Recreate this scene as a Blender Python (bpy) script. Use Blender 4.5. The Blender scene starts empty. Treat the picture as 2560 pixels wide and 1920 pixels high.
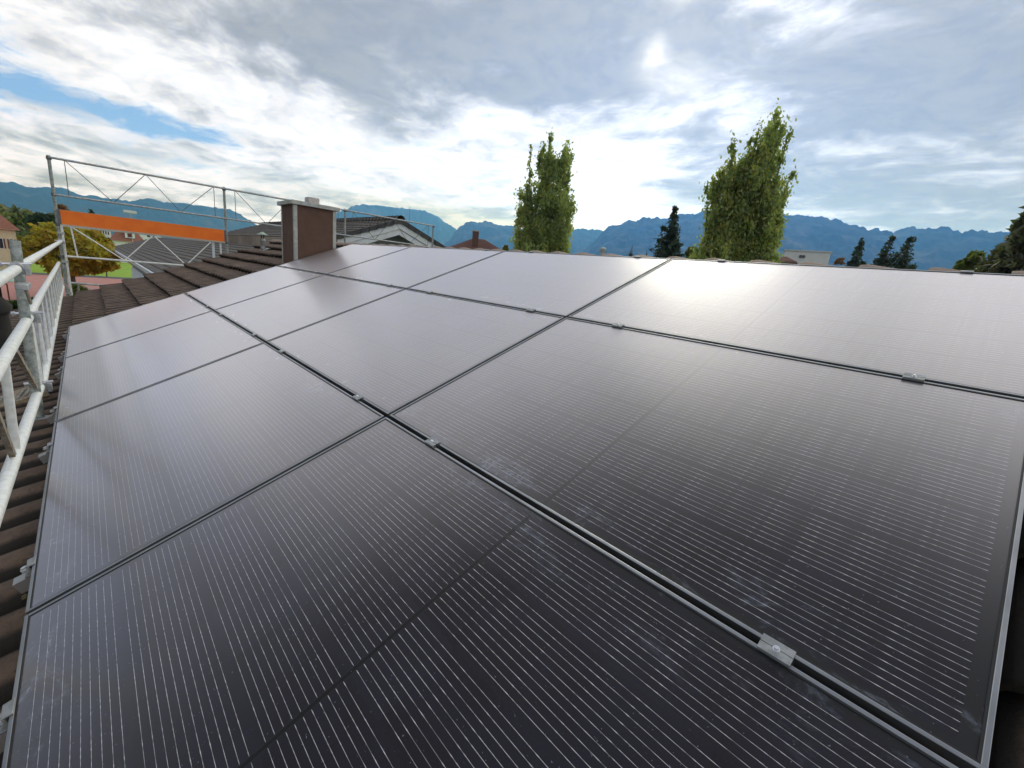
import bpy, math, random
import numpy as np
from mathutils import Vector, Matrix
random.seed(7)
RNG = np.random.default_rng(7)
sc = bpy.context.scene
COL = sc.collection

# ------------------------------------------------------------------ camera
F = 1099.543            # focal length in pixels of a 2560 px wide frame
CAM = Vector((0.1622, -0.2195, 1.0266))
RW = Matrix(((-0.6774, -0.7288, 0.0999), (-0.2412, 0.0917, -0.9661), (0.6950, -0.6785, -0.2379)))
cam = bpy.data.cameras.new('camera'); camo = bpy.data.objects.new('camera', cam); COL.objects.link(camo)
cam.sensor_width = 36.0; cam.lens = F / 2560 * 36; cam.clip_start = 0.02; cam.clip_end = 60000
camo.matrix_world = Matrix(((RW[0][0], -RW[1][0], -RW[2][0], CAM.x), (RW[0][1], -RW[1][1], -RW[2][1], CAM.y),
                            (RW[0][2], -RW[1][2], -RW[2][2], CAM.z), (0, 0, 0, 1)))
sc.camera = camo
sc.view_settings.view_transform = 'Standard'; sc.view_settings.look = 'None'
sc.view_settings.exposure = 0.15; sc.view_settings.gamma = 1.0; sc.view_settings.use_curve_mapping = False
sc.cycles.max_bounces = 8; sc.cycles.transparent_max_bounces = 16; sc.cycles.volume_bounces = 0
sc.cycles.use_denoising = True

SUN_EL, SUN_AZ = 23.5, -62.0          # degrees, azimuth from +X towards +Y
sd = Vector((math.cos(math.radians(SUN_EL)) * math.cos(math.radians(SUN_AZ)),
             math.cos(math.radians(SUN_EL)) * math.sin(math.radians(SUN_AZ)), math.sin(math.radians(SUN_EL))))

# ------------------------------------------------------------------ node helpers
class NT:
    def __init__(s, tree): s.t = tree; s.n = tree.nodes; s.l = tree.links
    def new(s, typ, **kw):
        n = s.n.new(typ)
        for k, v in kw.items(): setattr(n, k, v)
        return n
    def put(s, sock, v):
        if hasattr(v, 'links') or isinstance(v, bpy.types.NodeSocket): s.l.new(v, sock)
        elif v is not None: sock.default_value = v
    def math(s, op, a, b=None, c=None, clamp=False):
        n = s.new('ShaderNodeMath', operation=op, use_clamp=clamp)
        s.put(n.inputs[0], a); s.put(n.inputs[1], b); s.put(n.inputs[2], c)
        return n.outputs[0]
    def vmath(s, op, a, b=None, out=0):
        n = s.new('ShaderNodeVectorMath', operation=op); s.put(n.inputs[0], a)
        if op == 'SCALE': s.put(n.inputs[3], b)
        elif b is not None: s.put(n.inputs[1], b)
        return n.outputs[out]
    def noise(s, vec, scale, detail=4, rough=.55, dist=0.0):
        n = s.new('ShaderNodeTexNoise'); s.put(n.inputs['Vector'], vec)
        n.inputs['Scale'].default_value = scale; n.inputs['Detail'].default_value = detail
        n.inputs['Roughness'].default_value = rough; n.inputs['Distortion'].default_value = dist
        return n.outputs['Fac']
    def ramp(s, fac, lo, hi, a=0.0, b=1.0, smooth=True):
        n = s.new('ShaderNodeMapRange', interpolation_type='SMOOTHSTEP' if smooth else 'LINEAR'); s.put(n.inputs[0], fac)
        for i, v in zip((1, 2, 3, 4), (lo, hi, a, b)): n.inputs[i].default_value = v
        return n.outputs[0]
    def mix(s, fac, a, b):
        n = s.new('ShaderNodeMix', data_type='RGBA'); s.put(n.inputs[0], fac); s.put(n.inputs[6], a); s.put(n.inputs[7], b)
        return n.outputs[2]
    def comb(s, x, y, z=0.0):
        n = s.new('ShaderNodeCombineXYZ'); s.put(n.inputs[0], x); s.put(n.inputs[1], y); s.put(n.inputs[2], z); return n.outputs[0]

def c4(c): return (c[0], c[1], c[2], 1.0)

# ------------------------------------------------------------------ world: Nishita sky seen through a cloud layer
W = bpy.data.worlds.new('World'); sc.world = W; W.use_nodes = True
t = NT(W.node_tree); t.n.clear()
out = t.new('ShaderNodeOutputWorld')
sky = t.new('ShaderNodeTexSky', sky_type='NISHITA', sun_disc=False)
sky.sun_elevation = math.radians(SUN_EL); sky.sun_rotation = math.radians(90 - SUN_AZ); sky.air_density = 1.3; sky.ozone_density = 3.0
bg1 = t.new('ShaderNodeBackground'); bg1.inputs[1].default_value = 0.115

tc = t.new('ShaderNodeTexCoord'); D = t.vmath('NORMALIZE', tc.outputs['Generated'])
sp = t.new('ShaderNodeSeparateXYZ'); t.l.new(D, sp.inputs[0]); dx, dy, dz = sp.outputs
h = t.math('ADD', t.math('MAXIMUM', dz, 0.0), 0.11)
P = t.comb(t.math('DIVIDE', dx, h), t.math('DIVIDE', dy, h))
az = t.math('MULTIPLY', t.math('ARCTAN2', dy, dx), 57.29578)
el = t.math('MULTIPLY', t.math('ARCSINE', dz), 57.29578)
warp = t.new('ShaderNodeTexNoise'); t.l.new(P, warp.inputs['Vector']); warp.inputs['Scale'].default_value = 1.1; warp.inputs['Detail'].default_value = 3
P2 = t.vmath('ADD', P, t.vmath('SCALE', t.vmath('SUBTRACT', warp.outputs['Color'], (.5, .5, .5)), .55))
mp = t.new('ShaderNodeMapping'); t.l.new(P2, mp.inputs[0]); mp.inputs['Rotation'].default_value = (0, 0, math.radians(40)); mp.inputs['Scale'].default_value = (0.85, 1.12, 1)
n_big = t.noise(mp.outputs[0], 0.8, 3, .5, 0.0)
n_mid = t.noise(mp.outputs[0], 2.1, 8, .60, 0.0)
n_fine = t.noise(mp.outputs[0], 5.0, 10, .64, 0.0)
n_tex = t.noise(P2, 9.0, 10, .68, 0.2)
def blob(a0, e0, sa, se, tilt=0.0):
    "soft patch of the cloud cover round azimuth a0, elevation e0 (degrees)"
    A = t.math('SUBTRACT', az, a0); E_ = t.math('SUBTRACT', t.math('SUBTRACT', el, e0), t.math('MULTIPLY', A, tilt))
    r = t.math('ADD', t.math('POWER', t.math('DIVIDE', A, sa), 2.0), t.math('POWER', t.math('DIVIDE', E_, se), 2.0))
    return t.math('POWER', 2.718, t.math('MULTIPLY', r, -1.0))
def add(*v):
    r = v[0]
    for q in v[1:]: r = t.math('ADD', r, q)
    return r
def mul(a, b): return t.math('MULTIPLY', a, b)
# clearer air (blue showing) in three breaks
clear = add(mul(blob(-3, 10.6, 9, 1.1, -0.03), .72), mul(blob(5, 13.0, 7, 3.6, 0.25), .58), mul(blob(-8.5, 9.7, 4, .8, -.05), .5),
            mul(blob(-28, 13.1, 4.6, .95, -.13), .62), mul(blob(-4, 7.4, 7, .6, 0), .42), mul(blob(-61, 7.5, 5, .8, 0), .3), mul(blob(25, 22, 16, 7, 0), .5), mul(blob(70, 55, 30, 20, 0), .5))
texture = add(mul(n_mid, .50), mul(n_fine, .50))
cover = t.ramp(add(texture, mul(clear, -0.31)), 0.225, 0.42)
# thick grey undersides against thin bright cloud
dark = add(mul(n_big, .62), mul(n_mid, 1.15), mul(n_fine, .62), -.075, mul(blob(-50, 30, 60, 9, 0), .10), mul(blob(-21, 18.5, 13, 4.2, -.1), .24), mul(blob(-49, 22, 6, 3.5, .1), .30),
           mul(blob(-35, 27, 22, 7, 0), .22), mul(blob(-84, 19, 20, 9, 0), .36), mul(blob(-60, 11.6, 6.5, .9, .03), .26), mul(blob(-84, 10.5, 14, 1.6, 0), .16),
           mul(blob(-31, 16.3, 7, 1.2, -.15), .12),
           mul(blob(-52, 10, 9, 4.5, 0), -.36), mul(blob(-8, 14, 16, 3.2, -.1), -.18), mul(blob(-30, 11.5, 12, 2.5, 0), -.2), mul(blob(-38, 16.5, 5, 3, 0), -.14),
           mul(blob(-69, 26.5, 6, .9, .25), -.2), mul(blob(-80, 23.5, 6, 1.3, .1), -.12))
shade = t.ramp(dark, 0.93, 1.44)
sunp = t.vmath('DOT_PRODUCT', D, tuple(sd), out=1)
glow = add(mul(t.math('POWER', t.math('MAXIMUM', sunp, 0.0), 14.0), .06), mul(t.math('POWER', t.math('MAXIMUM', sunp, 0.0), 60.0), .16))
hole = mul(add(blob(-59.4, 21.6, 3.6, 1.7, .12), mul(blob(-56.4, 23.8, 1.3, 1.6, 0), .9), mul(blob(-58.2, 28.6, 1.6, 1.6, 0), .9)), t.ramp(add(mul(n_fine, .5), mul(n_mid, .5)), .36, .66))
cc = t.mix(shade, (0.93, 0.94, 0.96, 1), (0.325, 0.312, 0.195, 1))
cc = t.mix(t.ramp(el, 16, 6, 0, .35), cc, t.mix(shade, (0.84, 0.88, 1.10, 1), (0.37, 0.365, 0.235, 1)))
lift = t.vmath('SCALE', (1.0, .985, .95), add(mul(mul(glow, t.ramp(shade, 0, 1, 1.0, .35)), 1.0), mul(hole, .62)))
# the cloud deck lies beyond the blue valley air built at the end of this script
tau = t.math('MINIMUM', t.math('DIVIDE', .351, t.math('MAXIMUM', dz, .02)), 2.5)
def through(k): return t.math('ADD', .52, mul(t.math('POWER', 2.718, mul(tau, k)), .48))
cloudc = t.vmath('MULTIPLY', t.vmath('ADD', cc, lift), t.comb(through(.085), through(.30), through(1.0)))
cloudc = t.vmath('SCALE', cloudc, t.ramp(n_tex, .36, .66, 1.10, .90))
cloudc = t.vmath('SCALE', cloudc, mul(t.ramp(el, 50, 75, 1.0, .42), t.math('SUBTRACT', 1.0, add(mul(t.math('MULTIPLY', t.ramp(az, 3, 17, 0, 1), t.ramp(az, 100, 140, 1, 0)), .58), mul(blob(-78, 47, 45, 15, 0), -.75)))))  # cloud outside the view dimmed left and overhead, brightened upper right, to shape panel reflections
t.l.new(t.vmath('MULTIPLY', t.mix(0.75, sky.outputs[0], (1.5, 2.9, 5.6, 1)), t.comb(through(.085), through(.30), through(1.0))), bg1.inputs[0])
bg2 = t.new('ShaderNodeBackground'); t.l.new(cloudc, bg2.inputs[0]); bg2.inputs[1].default_value = 1.0
mx = t.new('ShaderNodeMixShader'); t.l.new(cover, mx.inputs[0]); t.l.new(bg1.outputs[0], mx.inputs[1]); t.l.new(bg2.outputs[0], mx.inputs[2])
t.l.new(mx.outputs[0], out.inputs[0])
W.cycles.sampling_method = 'MANUAL'; W.cycles.sample_map_resolution = 1024

sun = bpy.data.lights.new('sun', 'SUN'); suno = bpy.data.objects.new('sun', sun); COL.objects.link(suno)
sun.energy = 1.5; sun.angle = math.radians(19); sun.color = (.64, .74, 1.0)
suno.rotation_euler = sd.to_track_quat('Z', 'Y').to_euler()

# ------------------------------------------------------------------ geometry helpers
def ray(x, y):
    d = RW.transposed() @ Vector(((x - 1280) / F, (y - 960) / F, 1.0)); return d.normalized()
def onX(x, y, X): d = ray(x, y); return CAM + d * ((X - CAM.x) / d.x)
def onY(x, y, Y): d = ray(x, y); return CAM + d * ((Y - CAM.y) / d.y)
def onZ(x, y, Z): d = ray(x, y); return CAM + d * ((Z - CAM.z) / d.z)
def far(x, y, dist): d = ray(x, y); k = dist / math.hypot(d.x, d.y); return CAM + d * k   # point at a horizontal distance
SL = 0.375474; SN, CS = math.sin(SL), math.cos(SL)
def roofp(u, v, h=0.0): return Vector((u, -CS * v + SN * h, SN * v + CS * h))
ROOF_ROT = (-SL, 0, 0)      # local x along the ridge, y down the slope, z off the roof
GZ = -5.5

class MB:
    def __init__(s): s.v = []; s.f = []; s.mi = []
    def add(s, vs, fs, m=0):
        o = len(s.v); s.v += [tuple(p) for p in vs]; s.f += [tuple(i + o for i in f) for f in fs]; s.mi += [m] * len(fs); return s
    def box(s, x0, x1, y0, y1, z0, z1, m=0):
        s.add([(x0, y0, z0), (x1, y0, z0), (x1, y1, z0), (x0, y1, z0), (x0, y0, z1), (x1, y0, z1), (x1, y1, z1), (x0, y1, z1)],
              [(0, 3, 2, 1), (4, 5, 6, 7), (0, 1, 5, 4), (1, 2, 6, 5), (2, 3, 7, 6), (3, 0, 4, 7)], m); return s
    def tube(s, a, b, r, r2=None, seg=12, caps=True, m=0):
        a = Vector(a); b = Vector(b); r2 = r if r2 is None else r2
        d = (b - a).normalized(); u = d.orthogonal().normalized(); w = d.cross(u)
        vs = []
        for p, q in ((a, r), (b, r2)):
            for i in range(seg):
                an = 2 * math.pi * i / seg; vs.append(p + (u * math.cos(an) + w * math.sin(an)) * q)
        fs = [(i, (i + 1) % seg, seg + (i + 1) % seg, seg + i) for i in range(seg)]
        if caps: fs += [tuple(reversed(range(seg))), tuple(range(seg, 2 * seg))]
        s.add(vs, fs, m); return s
    def ring(s, c, ax, r0, r1, w, seg=20, m=0):
        "a band round axis ax"
        c = Vector(c); d = Vector(ax).normalized(); u = d.orthogonal().normalized(); k = d.cross(u); vs = []
        for (r, o) in ((r0, -w / 2), (r1, -w / 2), (r1, w / 2), (r0, w / 2)):
            for i in range(seg):
                an = 2 * math.pi * i / seg; vs.append(c + d * o + (u * math.cos(an) + k * math.sin(an)) * r)
        fs = []
        for j in range(4):
            for i in range(seg): fs.append((j * seg + i, j * seg + (i + 1) % seg, ((j + 1) % 4) * seg + (i + 1) % seg, ((j + 1) % 4) * seg + i))
        s.add(vs, fs, m); return s
    def flat(s, a, b, wdir, w, th, m=0):
        "flat bar from a to b, w wide along wdir, th thick"
        a = Vector(a); b = Vector(b); d = (b - a).normalized(); wd = Vector(wdir); wd = (wd - d * wd.dot(d)).normalized(); n = d.cross(wd)
        vs = [p + wd * i * w / 2 + n * j * th / 2 for p in (a, b) for (i, j) in ((-1, -1), (1, -1), (1, 1), (-1, 1))]
        s.add(vs, [(0, 3, 2, 1), (4, 5, 6, 7), (0, 1, 5, 4), (1, 2, 6, 5), (2, 3, 7, 6), (3, 0, 4, 7)], m); return s
    def lathe(s, c, prof, seg=20, m=0):
        vs = [(c[0] + r * math.cos(2 * math.pi * i / seg), c[1] + r * math.sin(2 * math.pi * i / seg), c[2] + z) for (r, z) in prof for i in range(seg)]
        fs = [(j * seg + i, j * seg + (i + 1) % seg, (j + 1) * seg + (i + 1) % seg, (j + 1) * seg + i) for j in range(len(prof) - 1) for i in range(seg)]
        fs += [tuple(reversed(range(seg))), tuple(range((len(prof) - 1) * seg, len(prof) * seg))]
        s.add(vs, fs, m); return s
    def poly(s, pts, m=0): s.add(pts, [tuple(range(len(pts)))], m); return s
    def slab(s, pts, off, m=0):
        "polygon extruded by vector off"
        n = len(pts); off = Vector(off); a = [Vector(p) for p in pts]; b = [p + off for p in a]
        s.add(a + b, [tuple(range(n)), tuple(reversed(range(n, 2 * n)))] + [(i, i + n, (i + 1) % n + n, (i + 1) % n) for i in range(n)], m); return s
    def build(s, name, mats, parent=None, smooth=False, bevel=0.0, fix=True):
        me = bpy.data.meshes.new(name); me.from_pydata(s.v, [], s.f)
        mats = mats if isinstance(mats, (list, tuple)) else [mats]
        for m in mats: me.materials.append(m)
        if len(mats) > 1: me.polygons.foreach_set('material_index', s.mi)
        if fix:
            import bmesh
            bm = bmesh.new(); bm.from_mesh(me); bmesh.ops.recalc_face_normals(bm, faces=bm.faces); bm.to_mesh(me); bm.free()
        if smooth:
            me.polygons.foreach_set('use_smooth', [True] * len(me.polygons))
            try: me.set_sharp_from_angle(angle=math.radians(42))
            except Exception: pass
        o = bpy.data.objects.new(name, me); COL.objects.link(o)
        if parent is not None: o.parent = parent
        if bevel:
            b = o.modifiers.new('bevel', 'BEVEL'); b.width = bevel; b.segments = 2; b.limit_method = 'ANGLE'
        return o

def tag(o, label=None, cat=None, group=None, kind=None):
    if label: o['label'] = label
    if cat: o['category'] = cat
    if group: o['group'] = group
    if kind: o['kind'] = kind
    return o
def thing(name, loc, label, cat, group=None, rot=(0, 0, 0)):
    o = bpy.data.objects.new(name, None); COL.objects.link(o); o.location = loc; o.rotation_euler = rot; o.empty_display_size = .2
    return tag(o, label, cat, group)
def copy_tree(o, parent=None):
    c = o.copy(); COL.objects.link(c)
    if parent is not None: c.parent = parent
    for ch in [k for k in o.children]: copy_tree(ch, c)
    return c
def local(parent, pts):
    return [Vector(p) - parent.location for p in pts]

# ------------------------------------------------------------------ materials
def mat(name, col, rough=.6, metal=0.0, var=0.0, vscale=8.0, bump=0.0, bscale=30.0, col2=None, detail=5, coord='Object', spec=None, lo=.35, hi=.65, stretch=None):
    m = bpy.data.materials.new(name); m.use_nodes = True; t = NT(m.node_tree); b = t.n['Principled BSDF']
    tc = t.new('ShaderNodeTexCoord'); vec = tc.outputs[coord]
    if stretch:
        mp = t.new('ShaderNodeMapping'); t.l.new(vec, mp.inputs[0]); mp.inputs['Scale'].default_value = stretch; vec = mp.outputs[0]
    if col2 is not None or var > 0:
        f = t.ramp(t.noise(vec, vscale, detail, .6), lo, hi)
        if col2 is None: col2 = tuple(c * (1 - var) for c in col)
        t.l.new(t.mix(f, c4(col), c4(col2)), b.inputs['Base Color'])
    else: b.inputs['Base Color'].default_value = c4(col)
    b.inputs['Roughness'].default_value = rough; b.inputs['Metallic'].default_value = metal
    if spec is not None: b.inputs['Specular IOR Level'].default_value = spec
    if bump:
        bp = t.new('ShaderNodeBump'); bp.inputs['Strength'].default_value = bump; bp.inputs['Distance'].default_value = .01 if metal < .1 else .002
        t.l.new(t.noise(vec, bscale, 6, .65), bp.inputs['Height']); t.l.new(bp.outputs[0], b.inputs['Normal'])
    return m

M = {}
M['galv'] = mat('galvanised_steel', (.56, .58, .58), .42, .55, col2=(.36, .38, .38), vscale=22, bump=.12, bscale=140)
M['galv_old'] = mat('weathered_galvanised_steel', (.42, .45, .43), .6, .35, col2=(.20, .23, .21), vscale=30, bump=.12, bscale=140)
M['alu_tube'] = mat('scuffed_aluminium', (.86, .87, .85), .42, .15, col2=(.72, .74, .70), vscale=35, bump=.12, bscale=140)
M['steel_dark'] = mat('dark_grey_steel', (.16, .17, .18), .45, .5, var=.3, vscale=20)
M['rust'] = mat('rust_brown_steel', (.20, .15, .10), .7, .2, col2=(.36, .33, .28), vscale=25, bump=.4, bscale=90)
M['green_steel'] = mat('green_painted_steel', (.03, .09, .08), .5, .0, var=.4, vscale=30)
M['alu'] = mat('brushed_aluminium', (.55, .56, .56), .38, .8, var=.25, vscale=4, bump=.15, bscale=60, stretch=(2, 60, 60))
M['alu_clamp'] = mat('milled_aluminium', (.42, .43, .43), .5, .55, col2=(.30, .31, .31), vscale=60, bump=.1, bscale=150)
M['bolt'] = mat('bright_zinc_bolt', (.80, .80, .84), .3, .7)
M['frame'] = mat('black_anodised_frame', (.36, .37, .385), .34, .85, var=.2, vscale=6)
M['rail'] = mat('rail_aluminium', (.60, .61, .62), .35, .8)
M['black'] = mat('black_plastic', (.012, .012, .013), .5)
M['orange'] = mat('orange_toe_board', (.95, .20, .008), .5, 0, col2=(.88, .165, .006), vscale=5, bump=.1, bscale=40)
M['board_edge'] = mat('pale_board_edge', (.70, .50, .34), .6)
M['wood'] = mat('weathered_plank', (.46, .38, .27), .8, 0, col2=(.30, .22, .14), vscale=6, bump=.6, bscale=30, stretch=(1, 14, 14))
M['cladding'] = mat('brown_fibre_cement', (.125, .066, .046), .8, 0, col2=(.100, .054, .038), vscale=9, bump=.1, bscale=60)
M['zinc'] = mat('zinc_sheet', (.46, .47, .44), .5, .4, col2=(.33, .35, .33), vscale=12, bump=.15, bscale=40)
M['verdigris'] = mat('pale_green_copper', (.40, .52, .42), .6, .1, col2=(.28, .38, .31), vscale=18)
M['pipe'] = mat('dark_zinc_pipe', (.13, .13, .13), .5, .4, col2=(.30, .31, .32), vscale=9)
M['pipe_dark'] = mat('sooty_pipe', (.025, .024, .022), .7, .1, var=.4, vscale=14)
M['mortar'] = mat('flue_concrete', (.60, .56, .52), .85, 0, var=.25, vscale=30, bump=.4)
M['wall_cream'] = mat('cream_render', (.62, .55, .36), .9, 0, var=.12, vscale=2)
M['wall_white'] = mat('white_render', (.78, .80, .80), .85, 0, var=.08, vscale=1.5)
M['wall_grey'] = mat('grey_render', (.30, .35, .37), .85, 0, var=.15, vscale=1)
M['white_paint'] = mat('white_painted_timber', (.66, .71, .73), .55, 0, var=.1, vscale=3)
M['bluegrey'] = mat('blue_grey_sheet', (.30, .37, .40), .5, .2, var=.2, vscale=2)
M['window'] = mat('window_glass', (.03, .035, .04), .12)
M['shutter'] = mat('dark_red_shutter', (.13, .035, .025), .6)
M['shutter_d'] = mat('dark_shutter', (.05, .03, .03), .6)
M['tan_band'] = mat('stained_tan_fascia', (.34, .28, .22), .9, 0, col2=(.16, .12, .085), vscale=.35, bump=.3, bscale=6, detail=7, lo=.42, hi=.7)
M['wall_own'] = mat('own_house_render', (.6, .58, .54), .9, 0, var=.1)
M['bark'] = mat('bark', (.16, .125, .095), .9, 0, var=.45, vscale=6, bump=.6, bscale=18)

def tile_mat(name, c1, c2, c3, pitch_x, pitch_y, chan_shade=None):
    "concrete tiles: a tone per tile, weathering and dark lichen"
    m = bpy.data.materials.new(name); m.use_nodes = True; t = NT(m.node_tree); b = t.n['Principled BSDF']
    tc = t.new('ShaderNodeTexCoord'); v = tc.outputs['Object']; s = t.new('ShaderNodeSeparateXYZ'); t.l.new(v, s.inputs[0])
    cell = t.comb(t.math('FLOOR', t.math('DIVIDE', s.outputs[0], pitch_x)), t.math('FLOOR', t.math('DIVIDE', s.outputs[1], pitch_y)))
    wn = t.new('ShaderNodeTexWhiteNoise', noise_dimensions='2D'); t.l.new(cell, wn.inputs['Vector'])
    a = t.mix(t.ramp(t.noise(v, 7, 6, .7), .35, .65), c4(c1), c4(c2))
    a = t.mix(t.ramp(t.noise(v, 45, 6, .75), .52, .72), a, c4(c3))
    a = t.mix(t.math('MULTIPLY', wn.outputs[0], .4), a, c4(c2))
    pale = t.ramp(t.noise(v, 26, 3, .5), .70, .78)
    a = t.mix(t.math('MULTIPLY', pale, .5), a, (.30, .28, .23, 1))
    if chan_shade:   # groove shade painted into the colour, dark in the channels between the rolls
        fr = t.math('FRACT', t.math('DIVIDE', t.math('SUBTRACT', s.outputs[0], chan_shade[0]), chan_shade[1])); k = t.math('ABSOLUTE', t.math('SUBTRACT', t.math('MULTIPLY', fr, 2.0), 1.0))
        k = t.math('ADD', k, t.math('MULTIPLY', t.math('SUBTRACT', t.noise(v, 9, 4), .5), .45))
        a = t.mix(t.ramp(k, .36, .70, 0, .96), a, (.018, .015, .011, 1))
    t.l.new(a, b.inputs['Base Color']); b.inputs['Roughness'].default_value = .82
    bp = t.new('ShaderNodeBump'); bp.inputs['Strength'].default_value = .6; bp.inputs['Distance'].default_value = .006
    t.l.new(t.noise(v, 110, 6, .7), bp.inputs['Height']); t.l.new(bp.outputs[0], b.inputs['Normal'])
    return m
M['tile_own'] = tile_mat('brown_concrete_tiles', (.215, .145, .100), (.12, .078, .054), (.036, .026, .020), .40, .345, chan_shade=(-2.2 - 5, .20))
M['tile_ridge'] = tile_mat('pale_ridge_tiles', (.34, .25, .19), (.25, .18, .14), (.16, .12, .10), .288, 5)
M['tile_grey'] = tile_mat('grey_brown_tiles', (.185, .170, .150), (.14, .126, .110), (.085, .078, .070), .38, .345)
M['tile_grey_dark'] = mat('dark_verge_tiles', (.06, .06, .062), .7, 0, var=.3, vscale=4)
M['tile_red'] = tile_mat('red_clay_tiles', (.42, .19, .115), (.30, .13, .085), (.17, .08, .06), .5, .4)
M['tile_maroon'] = tile_mat('maroon_tiles', (.25, .12, .10), (.17, .085, .075), (.10, .055, .05), .5, .4)

def leaf_mat(name, c1, c2, c3=None, trans=.35):
    m = bpy.data.materials.new(name); m.use_nodes = True; t = NT(m.node_tree); t.n.clear()
    o = t.new('ShaderNodeOutputMaterial'); at = t.new('ShaderNodeAttribute', attribute_name='tone')
    col = t.mix(at.outputs['Fac'], c4(c1), c4(c2))
    if c3 is not None:
        at2 = t.new('ShaderNodeAttribute', attribute_name='tint'); col = t.mix(at2.outputs['Fac'], col, c4(c3))
    d = t.new('ShaderNodeBsdfPrincipled'); t.l.new(col, d.inputs['Base Color']); d.inputs['Roughness'].default_value = .55
    tr = t.new('ShaderNodeBsdfTranslucent'); t.l.new(t.vmath('MULTIPLY', col, (1.3, 1.4, .7)), tr.inputs[0])
    mx = t.new('ShaderNodeMixShader'); mx.inputs[0].default_value = trans
    t.l.new(d.outputs[0], mx.inputs[1]); t.l.new(tr.outputs[0], mx.inputs[2]); t.l.new(mx.outputs[0], o.inputs[0])
    return m
M['leaf_poplar'] = leaf_mat('poplar_leaves', (.20, .26, .11), (.42, .48, .21), (.54, .49, .20), .65)
M['leaf_spruce'] = leaf_mat('spruce_needles', (.035, .062, .038), (.075, .11, .06), None, .25)
M['leaf_spruce_brown'] = leaf_mat('bronze_conifer_needles', (.085, .105, .055), (.16, .17, .08), (.17, .14, .07), .3)
M['leaf_autumn'] = leaf_mat('autumn_chestnut_leaves', (.62, .52, .06), (.17, .20, .04), (.46, .25, .04), .45)
M['leaf_willow'] = leaf_mat('willow_leaves', (.20, .24, .09), (.12, .15, .06), (.28, .27, .12), .3)
M['leaf_dark'] = leaf_mat('dark_green_leaves', (.035, .06, .025), (.06, .10, .035), None, .25)
M['leaf_yellow'] = leaf_mat('yellow_green_leaves', (.22, .26, .06), (.12, .17, .05), (.34, .28, .08), .35)
M['leaf_russet'] = leaf_mat('russet_leaves', (.30, .15, .08), (.20, .11, .06), (.34, .24, .10), .3)

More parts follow.
